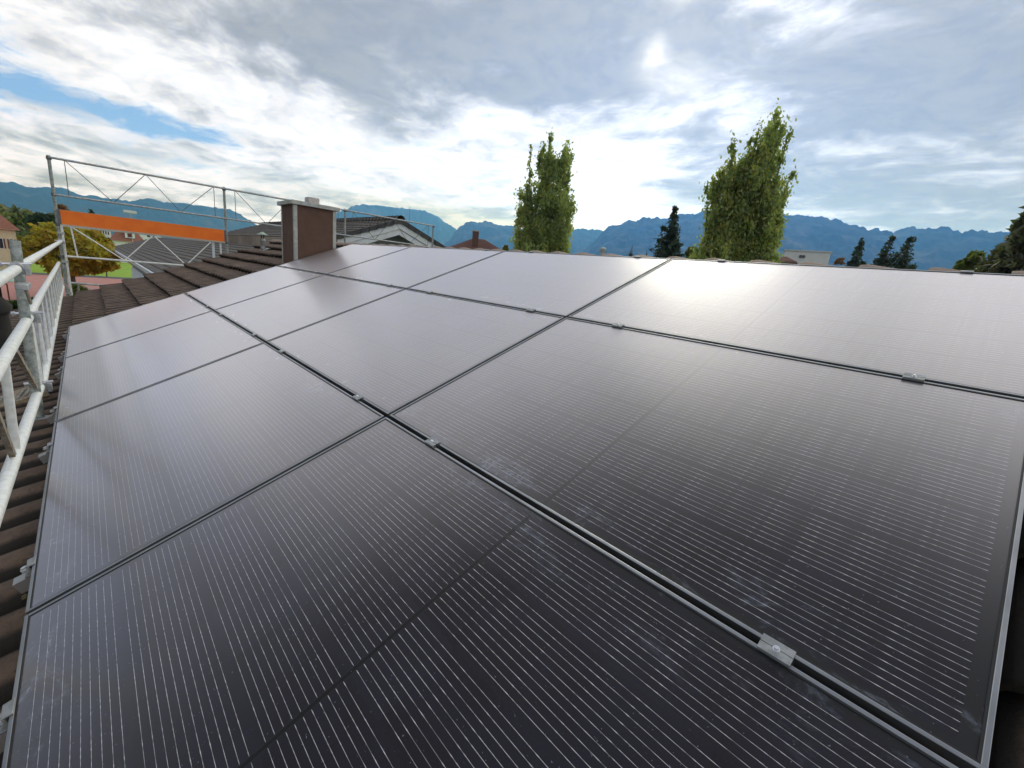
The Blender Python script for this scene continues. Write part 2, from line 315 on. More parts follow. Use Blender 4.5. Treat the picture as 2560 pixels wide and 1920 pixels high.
# ------------------------------------------------------------------ solar panel glass
PU, PV = 1.742, 1.1416           # module pitch along the ridge and up the slope
PL, PW = 1.7265, 1.1261           # module size
def panel_glass():
    m = bpy.data.materials.new('black_solar_glass'); m.use_nodes = True; t = NT(m.node_tree); b = t.n['Principled BSDF']
    tc = t.new('ShaderNodeTexCoord'); v = tc.outputs['Object']; s = t.new('ShaderNodeSeparateXYZ'); t.l.new(v, s.inputs[0]); x, y, _ = s.outputs
    info = t.new('ShaderNodeObjectInfo'); seed = t.math('MULTIPLY', info.outputs['Random'], 40.0)
    pv = t.vmath('ADD', v, t.comb(seed, seed, 0.0))
    m0 = .0245; cw = (PW - 2 * m0) / 6; hl = (PL / 2 - .030 - .005) / 9
    # one cell row: ten wires, tighter than the cell is wide
    yc = t.math('DIVIDE', t.math('SUBTRACT', y, m0), cw); fy = t.math('FRACT', yc)
    w = t.math('MULTIPLY', t.math('SUBTRACT', fy, .035), 10 / .93)
    dw = t.math('ABSOLUTE', t.math('SUBTRACT', t.math('FRACT', w), .5))
    inrow = t.math('MULTIPLY', t.math('GREATER_THAN', w, 0.0), t.math('LESS_THAN', w, 10.0))
    xm = t.math('SUBTRACT', x, PL / 2); ax = t.math('ABSOLUTE', xm); xc = t.math('DIVIDE', t.math('SUBTRACT', ax, .005), hl)
    fx = t.math('FRACT', xc)
    inx = t.math('MULTIPLY', t.math('GREATER_THAN', xc, 0.02), t.math('LESS_THAN', xc, 8.96))
    iny = t.math('MULTIPLY', t.math('GREATER_THAN', yc, 0.0), t.math('LESS_THAN', yc, 6.0))
    # solder pads: short thick dashes each side of the gaps between half cells
    edge = t.math('MINIMUM', fx, t.math('SUBTRACT', 1.0, fx))
    pad = t.math('MAXIMUM', t.math('MULTIPLY', t.ramp(edge, .05, .07, 0, 1), t.ramp(edge, .14, .12, 0, 1)),
                 t.math('MULTIPLY', t.ramp(t.math('ABSOLUTE', t.math('SUBTRACT', fx, .5)), .05, .03, 0, 1), .25))
    gapx = t.ramp(edge, .012, .020, 0, 1)
    jit = t.noise(t.vmath('MULTIPLY', pv, (40, 3, 1)), 1.0, 2)
    width = t.math('ADD', t.math('ADD', .024, t.math('MULTIPLY', pad, .014)), t.math('MULTIPLY', t.math('SUBTRACT', jit, .5), .03))
    wire = t.math('MULTIPLY', t.math('LESS_THAN', dw, width), t.math('MULTIPLY', t.math('MULTIPLY', inrow, inx), t.math('MULTIPLY', iny, t.math('MAXIMUM', gapx, .85))))
    wire = t.math('MULTIPLY', wire, t.ramp(jit, .28, .6, .40, .95))
    cells = t.math('MULTIPLY', inx, iny)
    mid = t.math('LESS_THAN', ax, .004)
    fleck = t.ramp(t.noise(pv, 420, 2, .5), .60, .78)
    blot = t.ramp(t.noise(pv, 5, 4, .6), .40, .62)
    base = t.mix(blot, (.009, .0075, .010, 1), (.012, .0105, .018, 1))
    base = t.mix(t.math('MULTIPLY', fleck, .6), base, (.040, .040, .048, 1))
    base = t.mix(cells, (.016, .016, .017, 1), base)
    ctone = t.new('ShaderNodeTexWhiteNoise', noise_dimensions='2D'); t.l.new(t.comb(t.math('FLOOR', t.math('DIVIDE', x, 2 * hl)), t.math('ADD', t.math('FLOOR', yc), seed)), ctone.inputs['Vector'])
    base = t.mix(t.math('MULTIPLY', t.math('MULTIPLY', ctone.outputs[0], cells), .35), base, (.022, .022, .034, 1))
    base = t.mix(mid, base, (.002, .002, .002, 1))
    base = t.mix(t.math('MULTIPLY', wire, 1.0), base, (.66, .64, .65, 1))
    # handling marks: pale smears beside the module edges
    band = t.ramp(t.math('MINIMUM', y, t.math('SUBTRACT', PW, y)), .17, .03, 0, 1)
    sm = t.math('MULTIPLY', t.ramp(t.noise(t.vmath('MULTIPLY', pv, (.6, 1.2, 1)), 9, 6, .7, 1.2), .50, .74), band)
    streak = t.math('MULTIPLY', t.ramp(t.noise(t.vmath('MULTIPLY', pv, (5, 40, 1)), 1.0, 3, .5, .3), .72, .80), .35)
    dust = t.ramp(t.noise(pv, 190, 2, .5), .735, .76)
    dirt = t.math('MAXIMUM', t.math('MULTIPLY', t.math('MULTIPLY', sm, t.ramp(t.noise(pv, 60, 4, .7), .3, .62)), .55), t.math('MAXIMUM', t.math('MULTIPLY', streak, .18), t.math('MULTIPLY', dust, .45)))
    base = t.mix(dirt, base, (.33, .36, .44, 1))
    t.l.new(base, b.inputs['Base Color'])
    b.inputs['Roughness'].default_value = .50; b.inputs['Specular IOR Level'].default_value = .22
    cr = t.ramp(t.noise(pv, 2.5, 3), .3, .7, .195, .225)
    bp = t.new('ShaderNodeBump'); bp.inputs['Strength'].default_value = .10; bp.inputs['Distance'].default_value = .0008
    t.l.new(t.noise(v, 700, 1, .5), bp.inputs['Height'])
    g2 = t.new('ShaderNodeBsdfGlossy'); g2.inputs[0].default_value = (1.0, .95, .965, 1); g2.inputs['Roughness'].default_value = .52
    gl = t.new('ShaderNodeBsdfGlossy'); gl.inputs[0].default_value = (1.0, .955, .97, 1)
    t.l.new(t.math('ADD', cr, t.math('MULTIPLY', dirt, .25)), gl.inputs['Roughness']); t.l.new(bp.outputs[0], gl.inputs['Normal'])
    lw = t.new('ShaderNodeLayerWeight'); lw.inputs[0].default_value = .5
    fac = t.math('ADD', .012, t.ramp(lw.outputs['Facing'], .20, 1.03, 0, .90))
    ms = t.new('ShaderNodeMixShader'); t.l.new(fac, ms.inputs[0]); t.l.new(b.outputs[0], ms.inputs[1]); mg = t.new('ShaderNodeMixShader'); mg.inputs[0].default_value = .45; t.l.new(gl.outputs[0], mg.inputs[1]); t.l.new(g2.outputs[0], mg.inputs[2]); t.l.new(mg.outputs[0], ms.inputs[2])
    t.l.new(ms.outputs[0], t.n['Material Output'].inputs[0])
    return m
M['glass'] = panel_glass()

# ------------------------------------------------------------------ tiled roof sheets
def tiled(name, m, u0, u1, v0, v1, course, roll, lift, amp, parent, to_world, seg=8, jitter=.003, thick=.05):
    "courses of rolled tiles; to_world(u, v, h) places them"
    nu = int(round((u1 - u0) / roll * seg)) + 1; us = np.linspace(u0, u1, nu)
    xx = ((us - u0) / roll) % 1 * 2 - 1; prof = amp * np.sqrt(np.clip(1 - xx ** 2, 0, 1)) - amp * .6
    nc = int(math.ceil((v1 - v0) / course - 1e-6)); verts = []; faces = []
    rows = []
    for c in range(nc):
        a = v0 + c * course; bnd = min(a + course + .08, v1 + .02)
        tl = np.floor((us - u0) / (2 * roll)).astype(int)
        jit = RNG.normal(0, jitter, tl.max() + 1)[tl]; jv = RNG.normal(0, jitter * 1.5, tl.max() + 1)[tl]
        for (v, hh, k) in ((a + .05, lift - .040, 1), (a, lift - .026, 1), (a, lift - .005, 1), (a + .008, lift, 1), ((a + bnd) / 2, lift * .45, .6), (bnd, -.006, .3)):
            rows.append(len(verts))
            for i in range(nu): verts.append(to_world(us[i], v + jv[i] * (k > .9), prof[i] + hh + jit[i] * k))
        base = rows[-6]
        for r in range(5):
            for i in range(nu - 1):
                p = base + r * nu + i; faces.append((p, p + 1, p + 1 + nu, p + nu))
    o = len(verts)                                     # boarding below the tiles
    for (u, v) in ((u0, v0), (u1, v0), (u1, v1), (u0, v1)):
        for hh in (-.03, -.03 - thick): verts.append(to_world(u, v, hh))
    faces += [(o, o + 2, o + 4, o + 6), (o + 1, o + 7, o + 5, o + 3), (o, o + 1, o + 3, o + 2), (o + 2, o + 3, o + 5, o + 4), (o + 4, o + 5, o + 7, o + 6), (o + 6, o + 7, o + 1, o)]
    b = MB(); b.v = verts; b.f = faces; b.mi = [0] * len(faces)
    ob = b.build(name, m, parent, smooth=True, fix=False)
    return ob

# own house
RH = -.125                     # tile surface below the face of the modules
own = thing('tiled_house', (5, 0, GZ), 'brown tiled house roof that carries the solar panels and the scaffold', 'house')
def own_w(u, v, h): return tuple(roofp(u, v, RH + h) - own.location)
VR = 3.62
U0, U1 = -2.2, 11.45
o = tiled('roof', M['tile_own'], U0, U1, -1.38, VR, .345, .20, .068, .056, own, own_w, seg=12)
rid = roofp(0, VR, RH)
def own_b(u, v, h):
    p = roofp(u, v, RH + h); return (p.x - own.location.x, 2 * rid.y - p.y - own.location.y, p.z - own.location.z)
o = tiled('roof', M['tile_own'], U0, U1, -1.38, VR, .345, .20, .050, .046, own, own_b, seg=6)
rc = MB()
u = U0
k = 0
while u < U1 - .05:
    # half-round cap: the high end faces away from the camera, the low end slips under its neighbour
    seg = 10; vs = []
    for (uu, r, dz) in ((u, .095, -.012), (u + .02, .110, .0), (u + .288, .128, .022), (u + .318, .126, .020), (u + .318, .108, .0)):
        for i in range(seg + 1):
            an = math.pi * i / seg
            q = roofp(uu, VR, RH) + Vector((0, math.cos(an) * r * 1.25, math.sin(an) * r * .78 - .045 + dz)); vs.append(q - own.location)
    fs = [(j * (seg + 1) + i, j * (seg + 1) + i + 1, (j + 1) * (seg + 1) + i + 1, (j + 1) * (seg + 1) + i) for j in range(4) for i in range(seg)]
    rc.add(vs, fs); u += .288; k += 1
rc.build('ridge_tiles', M['tile_ridge'], own, smooth=True, fix=False)
wb = MB(); e = roofp(0, -1.1, RH); y1 = e.y; y0 = 2 * rid.y - e.y; L0 = own.location
wb.add([Vector(p) - L0 for p in ((-2, y0, GZ), (11.2, y0, GZ), (11.2, y1, GZ), (-2, y1, GZ), (-2, y0, e.z - .15), (11.2, y0, e.z - .15), (11.2, y1, e.z - .15), (-2, y1, e.z - .15),
        (-2, rid.y, rid.z - .15), (11.2, rid.y, rid.z - .15))],
       [(0, 3, 2, 1), (0, 1, 5, 4), (3, 7, 6, 2), (1, 2, 6, 9, 5), (0, 4, 8, 7, 3)])
wb.build('wall', M['wall_own'], own)

# ------------------------------------------------------------------ solar panels
row_name = ['row along the eaves', 'middle row', 'top row below the ridge']
col_name = ['nearest the camera', 'second from the camera', 'third from the camera', 'farthest, at the gable end']
def make_panel():
    p = thing('solar_panel', (0, 0, 0), 'x', 'solar panel', 'black solar panels in three rows on the roof', ROOF_ROT)
    fr = MB(); T, H = .0080, .030
    for (a, b_, c, d) in ((0, PL, 0, T), (0, PL, PW - T, PW), (0, T, T, PW - T), (PL - T, PL, T, PW - T)): fr.box(a, b_, c, d, -H, 0)
    f = fr.build('frame', M['frame'], p, bevel=.0012)
    shadow_mb = MB(); K = .0035
    for (a, b_, c, d) in ((T, PL - T, T, T + K), (T, PL - T, PW - T - K, PW - T), (T, T + K, T + K, PW - T - K), (PL - T - K, PL - T, T + K, PW - T - K)): shadow_mb.box(a, b_, c, d, -.009, -.0012)
    shadow_mb.build('shadow_strip', M['black'], p)  # black strip standing in for the contact shadow along the frame's inner edge
    T += K; g = MB().box(T, PL - T, T, PW - T, -.008, -.0030); g.build('glass', M['glass'], p)
    return p
proto = make_panel()
first = True
for r in range(3):
    for c in range(4):
        o = proto if first else copy_tree(proto); first = False
        # local y runs down the slope, so the origin is the upper near corner
        o.location = roofp(c * PU + .00775, r * PV + .00775 + PW, 0)
        o['label'] = 'black solar panel in the %s, %s' % (row_name[r], col_name[c])

# mounting rails, upslope, ends showing past the eave edge
RU = [.275, 1.40, 2.015, 3.12, 3.76, 4.87, 5.50, 6.66]
ordn = ['first', 'second', 'third', 'fourth', 'fifth', 'sixth', 'seventh', 'eighth']
for i, u in enumerate(RU):
    rt = thing('mounting_rail', roofp(u, 0, -.031), 'aluminium rail end jutting out under the eave edge of the panels, %s from the camera' % ordn[i], 'mounting rail', 'rails under the solar panels', ROOF_ROT)
    b = MB()   # hollow profile, open at the end
    for (a, c, d, e_) in ((-.02, .02, -.004, 0), (-.02, .02, -.040, -.036), (-.02, -.016, -.036, -.004), (.016, .02, -.036, -.004), (-.016, .016, -.022, -.019)):
        b.box(a, c, -3.50, .055, d, e_)
    b.build('profile', M['rail'], rt)
    b = MB().box(-.028, .028, -.02, .03, -.078, -.041); b.build('roof_hook', M['black'], rt)
def clamp_mb():
    "mid clamp: a ribbed plate bridging the gap"
    b = MB(); q = .027; b.box(-q, q, -.0160, -.0008, .0040, .0072); b.box(-q, q, .0008, .0160, .0040, .0072); b.box(-q, q, -.0008, .0008, .0036, .0060)
    b.box(-q + .001, q - .001, -.0154, -.0088, .0003, .0040); b.box(-q + .001, q - .001, .0088, .0154, .0003, .0040)
    b.box(-q, q, -.0062, -.0045, -.03, .0036); b.box(-q, q, .0045, .0062, -.03, .0036)
    return b
def bolt_mb(): return MB().lathe((0, 0, 0), ((.0001, .0072), (.0088, .0072), (.0088, .0092), (.0060, .0094), (.0060, .0140), (.0050, .0152), (.0001, .0152)), 16)
def make_clamp():
    c = thing('panel_clamp', (0, 0, 0), 'x', 'panel clamp', 'grey clamps between the solar panels', ROOF_ROT)
    clamp_mb().build('plate', M['alu_clamp'], c, bevel=.0006); bo = bolt_mb().build('bolt', M['bolt'], c, smooth=True); bo.location.z = -.001; bo.scale = (.72, .72, .9); return c
cp = make_clamp(); first = True
where = {1: 'lower seam', 2: 'upper seam'}
for r in (1, 2):
    for i, u in enumerate(RU):
        o = cp if first else copy_tree(cp); first = False
        o.location = roofp(u, r * PV, 0); o['label'] = 'grey aluminium clamp with bolt on the %s between panel rows, %s from the camera' % (where[r], ordn[i])
def make_end():
    c = thing('end_clamp', (0, 0, 0), 'x', 'end clamp', 'x', ROOF_ROT)
    b = MB(); b.box(-.022, .022, -.012, .008, .0008, .0048); b.box(-.022, .022, .003, .008, -.030, .0008); b.box(-.020, .020, .008, .028, -.030, -.026); b.box(-.020, .020, .008, .026, -.012, -.009)
    b.build('bracket', M['alu_clamp'], c, bevel=.0006)
    q = MB().lathe((0, 0.020, -.012), ((.0001, .0), (.0105, .0), (.0105, .004), (.0072, .004), (.0072, .010), (.0001, .011)), 14); q.build('bolt', M['bolt'], c, smooth=True)
    return c
ep = make_end(); first = True
for i, u in enumerate(RU):
    o = ep if first else copy_tree(ep); first = False
    o.location = roofp(u, .004, 0); o['group'] = 'end clamps on the eave edge'; o['label'] = 'small metal end clamp on the eave edge of the panels, %s from the camera' % ordn[i]
for i, u in enumerate(RU):
    o = copy_tree(ep); o.location = roofp(u, 3 * PV - .004 - .002, 0); o.rotation_euler = (Matrix.Rotation(-SL, 3, 'X') @ Matrix.Rotation(math.pi, 3, 'Z')).to_euler()
    o['group'] = 'end clamps on the ridge edge'; o['label'] = 'flat metal end clamp on the ridge edge of the panels, %s from the camera' % ordn[i]

# ------------------------------------------------------------------ chimney
X0, X1, Y0, Y1 = 7.03, 7.59, -2.955, -2.375
ch = thing('chimney', (7.31, -2.67, .8), 'square brown clad chimney with metal corner strips beside the far panel', 'chimney')
def L(p, o): return tuple(Vector(p) - o.location)
def lbox(o, x0, x1, y0, y1, z0, z1, b=None):
    b = b or MB(); l = o.location; return b.box(x0 - l.x, x1 - l.x, y0 - l.y, y1 - l.y, z0 - l.z, z1 - l.z)
lbox(ch, X0, X1, Y0, Y1, .45, 1.6815).build('cladding', M['cladding'], ch)
for (x, y, sx, sy) in ((X0, Y0, 1, 1), (X0, Y1, 1, -1), (X1, Y0, -1, 1), (X1, Y1, -1, -1)):
    b = MB(); w = .042; tt = .004
    lbox(ch, min(x - sx * tt, x + sx * w), max(x - sx * tt, x + sx * w), min(y - sy * tt, y), max(y - sy * tt, y), .45, 1.681, b)
    lbox(ch, min(x - sx * tt, x), max(x - sx * tt, x), min(y, y + sy * w), max(y, y + sy * w), .45, 1.681, b)
    b.build('corner_strip', M['zinc'], ch)
cpz = lbox(ch, X0 - .045, X1 + .045, Y0 - .045, Y1 + .045, 1.682, 1.735); cpz.build('cap', M['zinc'], ch, bevel=.004)
lbox(ch, 7.24, 7.40, -2.80, -2.64, 1.736, 1.84).build('flue', M['mortar'], ch, bevel=.01)
b = MB(); ba = roofp(7.3, 2.6, RH + .03)
l = ch.location
pts = [roofp(6.99, 2.45, RH + .045), roofp(7.68, 2.45, RH + .045), roofp(7.68, 3.28, RH + .045), roofp(6.99, 3.28, RH + .045)]
b.slab([p - l for p in pts], (0, 0, .006)); b.build('flashing', M['zinc'], ch)

# vent pipes
def vent(name, base, hgt, r, capr, label, mats):
    v = thing(name, base, label, 'vent pipe')
    MB().lathe((0, 0, 0), ((r * 1.5, -.12), (r * 1.5, 0), (r * 1.05, .08 * hgt), (r * .98, hgt * .5), (r * .98, hgt * .52), (r * 1.2, hgt * .53), (r * 1.25, hgt * .60), (r * .9, hgt * .66), (r * .8, hgt * .68)), 20).build('pipe', mats[0], v, smooth=True)
    c = MB()
    for i in range(4):
        a = i * math.pi / 2 + .4; c.box(r * .7 * math.cos(a) - r * .12, r * .7 * math.cos(a) + r * .12, r * .7 * math.sin(a) - r * .12, r * .7 * math.sin(a) + r * .12, hgt * .66, hgt * .88)
    c.build('cap_stay', M['pipe_dark'], v)
    MB().lathe((0, 0, 0), ((capr * .95, hgt * .845), (capr, hgt * .85), (capr * .55, hgt * .92), (.004, hgt)), 24).build('cap', mats[1], v, smooth=True)
    return v
vb = roofp(10.35, 2.98, RH)
v1 = vent('vent_pipe', vb, .40, .042, .105, 'slim roof vent with pale green conical hat, left of the chimney', (M['pipe'], M['verdigris']))
pts = [roofp(10.2, 2.84, RH + .035), roofp(10.55, 2.84, RH + .035), roofp(10.55, 3.16, RH + .055), roofp(10.2, 3.16, RH + .055)]
b = MB().slab([p - v1.location for p in pts], (0, 0, .006)); b.build('flashing', M['zinc'], v1)
vb = roofp(6.7, -.60, RH)
vent('vent_pipe', vb, .98, .125, .27, 'big dark vent pipe with pale green hat at the left picture edge', (M['pipe_dark'], M['verdigris']))

# ------------------------------------------------------------------ scaffold
R48 = .0242
def post(pts, label, m='galv_old', r=R48):
    b = Vector(pts[0]); o = thing('scaffold_post', b, label, 'scaffold post', 'upright scaffold tubes')
    MB().tube((0, 0, 0), Vector(pts[1]) - b, r, seg=16).build('tube', M[m], o, smooth=True)
    return o
GX = 11.78
PY = [.10, -2.475, -5.08, -7.70]
zr = lambda y: roofp(11.4, min(-y / CS, 3.6), RH).z
pl = ['scaffold upright at the left end of the gable, at the corner above the eaves', 'scaffold upright at the right end of the orange board', 'scaffold upright just right of the chimney', 'rightmost scaffold upright of the gable rail']
posts = []
for i, y in enumerate(PY):
    o = post([(GX, y, GZ), (GX, y, 2.235)], pl[i]); posts.append(o)
    z0 = GZ
    for z in (1.60, 2.19, 1.10, .55):
        MB().ring((0, 0, z - z0), (0, 0, 1), R48, R48 + .012, .05).build('collar', M['steel_dark'], o, smooth=True)
# guardrail frames
def guard(i):
    ya, yb = PY[i], PY[i + 1]; o = thing('guardrail', (GX, (ya + yb) / 2, 1.60), 'x', 'guardrail', 'gable guardrail frames')
    w = abs(yb - ya); h_ = w / 2; x = -.035
    MB().tube((x, h_, .60), (x, -h_, .60), .0190, seg=12).build('top_rail', M['galv'], o, smooth=True)
    MB().tube((x, h_, 0), (x, -h_, 0), .0175, seg=12).build('bottom_rail', M['galv'], o, smooth=True)
    for s in (1, -1): MB().tube((x, s * (h_ - .19), 0), (x, s * (h_ - .19), .60), .006, seg=8).build('upright_bar', M['steel_dark'], o, smooth=True)
    q = [(h_ - .19, .60), (h_ - .19 - (w - .38) * .27, 0), (0, .60), (-h_ + .19 + (w - .38) * .27, 0), (-h_ + .19, .60)]
    for a, b_ in zip(q[:-1], q[1:]): MB().tube((x, a[0], a[1]), (x, b_[0], b_[1]), .006, seg=8).build('diagonal_bar', M['steel_dark'], o, smooth=True)
    return o
gl = ['guardrail frame of thin zigzag bars above the orange board', 'guardrail frame ending behind the chimney, right of the orange board', 'guardrail frame in front of the white gable, right of the chimney']
for i in range(3): guard(i)['label'] = gl[i]
# toe board
tb = thing('toe_board', (GX, (PY[0] + PY[1]) / 2, 1.235), 'long bright orange toe board across the left scaffold bay', 'toe board')
w = abs(PY[1] - PY[0]) / 2 - .03
MB().box(-.060, -.035, -w, w, -.118, .118).build('board', M['orange'], tb)
MB().box(-.0625, -.0325, -w, w, -.130, -.1185).build('edge_strip', M['board_edge'], tb); MB().box(-.0625, -.0325, -w, w, .1185, .124).build('edge_strip', M['board_edge'], tb)
for s in (1, -1): MB().box(-.066, -.030, s * w - .02, s * w + .02, -.12, .122).build('end_fitting', M['steel_dark'], tb)
# lattice beam below it
def lattice(label, a0, b0, a1, b1, n, name='lattice_girder', m='alu_tube', m2='galv', r=R48, rs=.0165, zig=True, group=None):
    "top chord a0-b0, bottom chord a1-b1"
    a0, b0, a1, b1 = map(Vector, (a0, b0, a1, b1)); o = thing(name, a1, label, 'girder', group)
    T = lambda k: a0.lerp(b0, k) - o.location
    B = lambda k: a1.lerp(b1, k) - o.location
    MB().tube(T(0), T(1), r, seg=18).build('top_chord', M[m], o, smooth=True); MB().tube(B(0), B(1), r, seg=18).build('bottom_chord', M[m], o, smooth=True)
    for i in range(n + 1):
        k = min(max(i / n, .004), .996) if n > 2 else (.01, .455, .93)[i]
        MB().tube(T(k), B(k), rs, seg=10).build('strut', M[m], o, smooth=True)
        if i < n and zig:
            MB().flat(T((i + (.12 if i % 1 == 0 else 0)) / n), B((i + .9) / n), (b0 - a0).cross(a1 - a0), rs * 1.5, rs * 1.6).build('brace', M[m2], o)
    return o
lb = thing('lattice_girder', (GX, 0, .56), 'pale lattice girder hanging below the orange board', 'girder')
MB().tube((-.03, .07, 0), (-.03, -1.83, -.01), R48 * .75, seg=12).build('bottom_chord', M['alu_tube'], lb, smooth=True)
MB().tube((-.03, .07, .53), (-.03, -2.44, .54), R48 * .75, seg=12).build('top_chord', M['alu_tube'], lb, smooth=True)
zz = [(-.06, .53), (-.75, 0), (-1.22, .53), (-1.72, 0), (-2.18, .52)]
for a, b_ in zip(zz[:-1], zz[1:]): MB().tube((-.03, a[0], a[1]), (-.03, b_[0], b_[1]), .011, seg=8).build('brace', M['alu_tube'], lb, smooth=True)
MB().tube((-.03, -.06, .53), (-.03, -.10, 0), .012, seg=8).build('strut', M['alu_tube'], lb, smooth=True)
for i, (y, wd) in enumerate(((-2.225, .045), (-2.36, .032))):
    o = thing('support_leg', (GX + .02, y, .2), ('wide white metal support under the right end of the orange board', 'narrow white metal support beside the right scaffold upright')[i], 'support', 'white supports under the orange board')
    MB().box(-.02, .02, -wd / 2, wd / 2, 0, .93).build('leg', M['white_paint'], o, bevel=.004); MB().box(-.03, .03, -wd / 2 - .02, wd / 2 + .02, .9301, .95).build('head_plate', M['galv'], o)
# a second upright strip beside the corner post
o = thing('ladder_stile', (GX - .03, .045, -.4), 'slim pale tube clamped beside the corner upright', 'scaffold tube'); MB().tube((0, 0, 0), (0, .012, 1.5), .017, seg=12).build('tube', M['alu_tube'], o, smooth=True)
for z in (.30, .86, 1.36): MB().ring((0.02, .03, z), (0, 0, 1), .03, .048, .035).build('clip', M['galv'], o, smooth=True)
# lower rail beyond the gable
lo = thing('guardrail', (GX + .5, -.6, .02), 'low grey rail with thin posts beyond the roof corner, over the red track', 'guardrail')
MB().tube((0, .75, .03), (0, -.9, -.05), .019, seg=10).build('top_rail', M['galv'], lo, smooth=True)
for y in (.55, .2, -.1): MB().tube((0, y, .02), (0, y, -.9), .012, seg=8).build('post', M['galv_old'], lo, smooth=True)
MB().tube((0, .5, 0), (0, -.3, -.5), .008, seg=8).build('brace', M['galv'], lo, smooth=True)

# eave side: long handrail tube, two lattice girders, post on a plank
hr = thing('handrail', (1.6, .075, .772), 'thick scuffed handrail tube running beside the eaves, above the girders', 'handrail tube')
MB().tube((0, 0, 0), (10.1, .012, .045), R48, seg=24).build('tube', M['alu_tube'], hr, smooth=True)
MB().ring((10.05, .012, .045), (1, 0, 0), R48, R48 + .02, .06).build('end_coupler', M['galv'], hr, smooth=True)
lattice('long lattice girder of aluminium tubes beside the eaves, beyond the foreground post', (11.60, .150, .44), (4.32, .083, .475), (11.60, .142, .03), (4.32, .078, .0), 12, rs=.0125, group='eave girders')
ng = lattice('near lattice girder end with stout tubes at the left picture edge', (4.22, .080, .472), (1.5, .080, .455), (4.22, .080, .02), (1.5, .11, .04), 2, zig=False, m2='rust', group='eave girders')
a0, b0, a1, b1 = Vector((4.22, .080, .472)), Vector((1.5, .080, .455)), Vector((4.22, .080, .02)), Vector((1.5, .11, .04))
for (k0, k1) in ((.34, .04), (.64, .48)):
    MB().flat(a0.lerp(b0, k0) - ng.location, a1.lerp(b1, k1) - ng.location, (1, 0, 0), .030, .018).build('brace', M['rust'], ng)
fp = post([(4.02, .088, -.118), (4.12, .078, .935)], 'short weathered post standing on the plank at the left foreground')
MB().box(-.06, .06, -.045, .045, -.008, .0).build('base_plate', M['galv'], fp)
def coupler(loc, ax, label, bolts=1):
    o = thing('tube_coupler', loc, label, 'coupler', 'galvanised couplers')
    ax = Vector(ax)
    MB().ring((0, 0, 0), ax, R48 + .0005, R48 + .009, .045, 24).build('half_shell', M['galv'], o, smooth=True)
    MB().ring((0, -.0, 0), ax, R48 + .0091, R48 + .014, .014, 24).build('rib', M['galv'], o, smooth=True)
    s = ax.orthogonal().normalized()
    b = MB().tube((-.0, .055, .02), (-.0, -.06, .03), .008, seg=10); b.tube((0, .055, .02), (0, .072, .018), .015, seg=6); b.build('bolt', M['bolt'], o, smooth=True)
    b = MB().box(-.03, .03, -.052, -.030, -.035, .022); b.build('hinge', M['galv'], o, bevel=.004)
    return o
coupler((3.98, .076, .785), (1, 0, 0), 'coupler with bolt joining the handrail to the foreground post')
coupler((4.25, .080, .472), (1, 0, .05), 'coupler ring on the girder top chord at the foreground post')
coupler((4.28, .079, .012), (1, 0, 0), 'coupler at the foot of the foreground post, on the lower chord')
coupler((11.62, .092, .80), (0, 0, 1), 'coupler where the handrail meets the gable corner upright')
sb = thing('bracket', (3.78, .045, .70), 'small flat steel bracket hanging under the handrail coupler', 'bracket')
MB().box(-.07, .11, -.02, .03, -.012, .018).build('plate', M['galv'], sb, bevel=.004); MB().tube((.02, 0, -.01), (.06, -.01, -.10), .006, seg=8).build('rod', M['rust'], sb, smooth=True); MB().tube((.06, 0, -.01), (.10, -.01, -.10), .006, seg=8).build('rod', M['rust'], sb, smooth=True)
pk = thing('wooden_plank', roofp(4.62, -.29, RH + .052), 'weathered wooden plank lying on the tiles under the foreground post', 'plank', rot=(-SL, 0, math.radians(0)))
b = MB(); b.add([(-.17, -.205, 0), (.20, -.135, 0), (.16, .30, 0), (-.14, .30, 0), (-.17, -.205, .035), (.20, -.135, .035), (.16, .30, .035), (-.14, .30, .035)],
                [(0, 3, 2, 1), (4, 5, 6, 7), (0, 1, 5, 4), (1, 2, 6, 5), (2, 3, 7, 6), (3, 0, 4, 7)]); b.build('board', M['wood'], pk, bevel=.003)
b = MB()
for (y, z) in ((-.05, .037), (-.09, .037), (.06, .037)): b.tube((-.12, y, z + .005), (.10, y - .02, z + .005), .006, seg=8)
b.build('steel_rods', M['galv_old'], pk, smooth=True)
# fallen leaves on the tiles
for i, (x, y) in enumerate(((64, 1204), (92, 1137), (58, 1330), (60, 1495), (22, 1400), (112, 1113))):
    d = ray(x, y); n = Vector((0, SN, CS)); p0 = roofp(0, 0, RH + .03); tt = (p0 - CAM).dot(n) / d.dot(n); p = CAM + d * tt
    o = MB(); s = random.uniform(.014, .022); o.slab([(s, 0, .003), (s * .5, s * .45, 0), (-s * .6, s * .4, .002), (-s * 1.1, 0, .004), (-s * .5, -s * .45, 0), (s * .5, -s * .4, .003)], (0, 0, .001))
    lf = o.build('fallen_leaf', M['leafdry'] if 'leafdry' in M else M.setdefault('leafdry', mat('dry_leaf', (.34, .30, .14), .7, 0, var=.3, vscale=40))); lf.location = p; lf.rotation_euler = (-SL, 0, random.uniform(0, 6))
    tag(lf, 'tiny dry leaf lying on the brown tiles left of the panels', 'fallen leaf', 'dry leaves on the tiles')

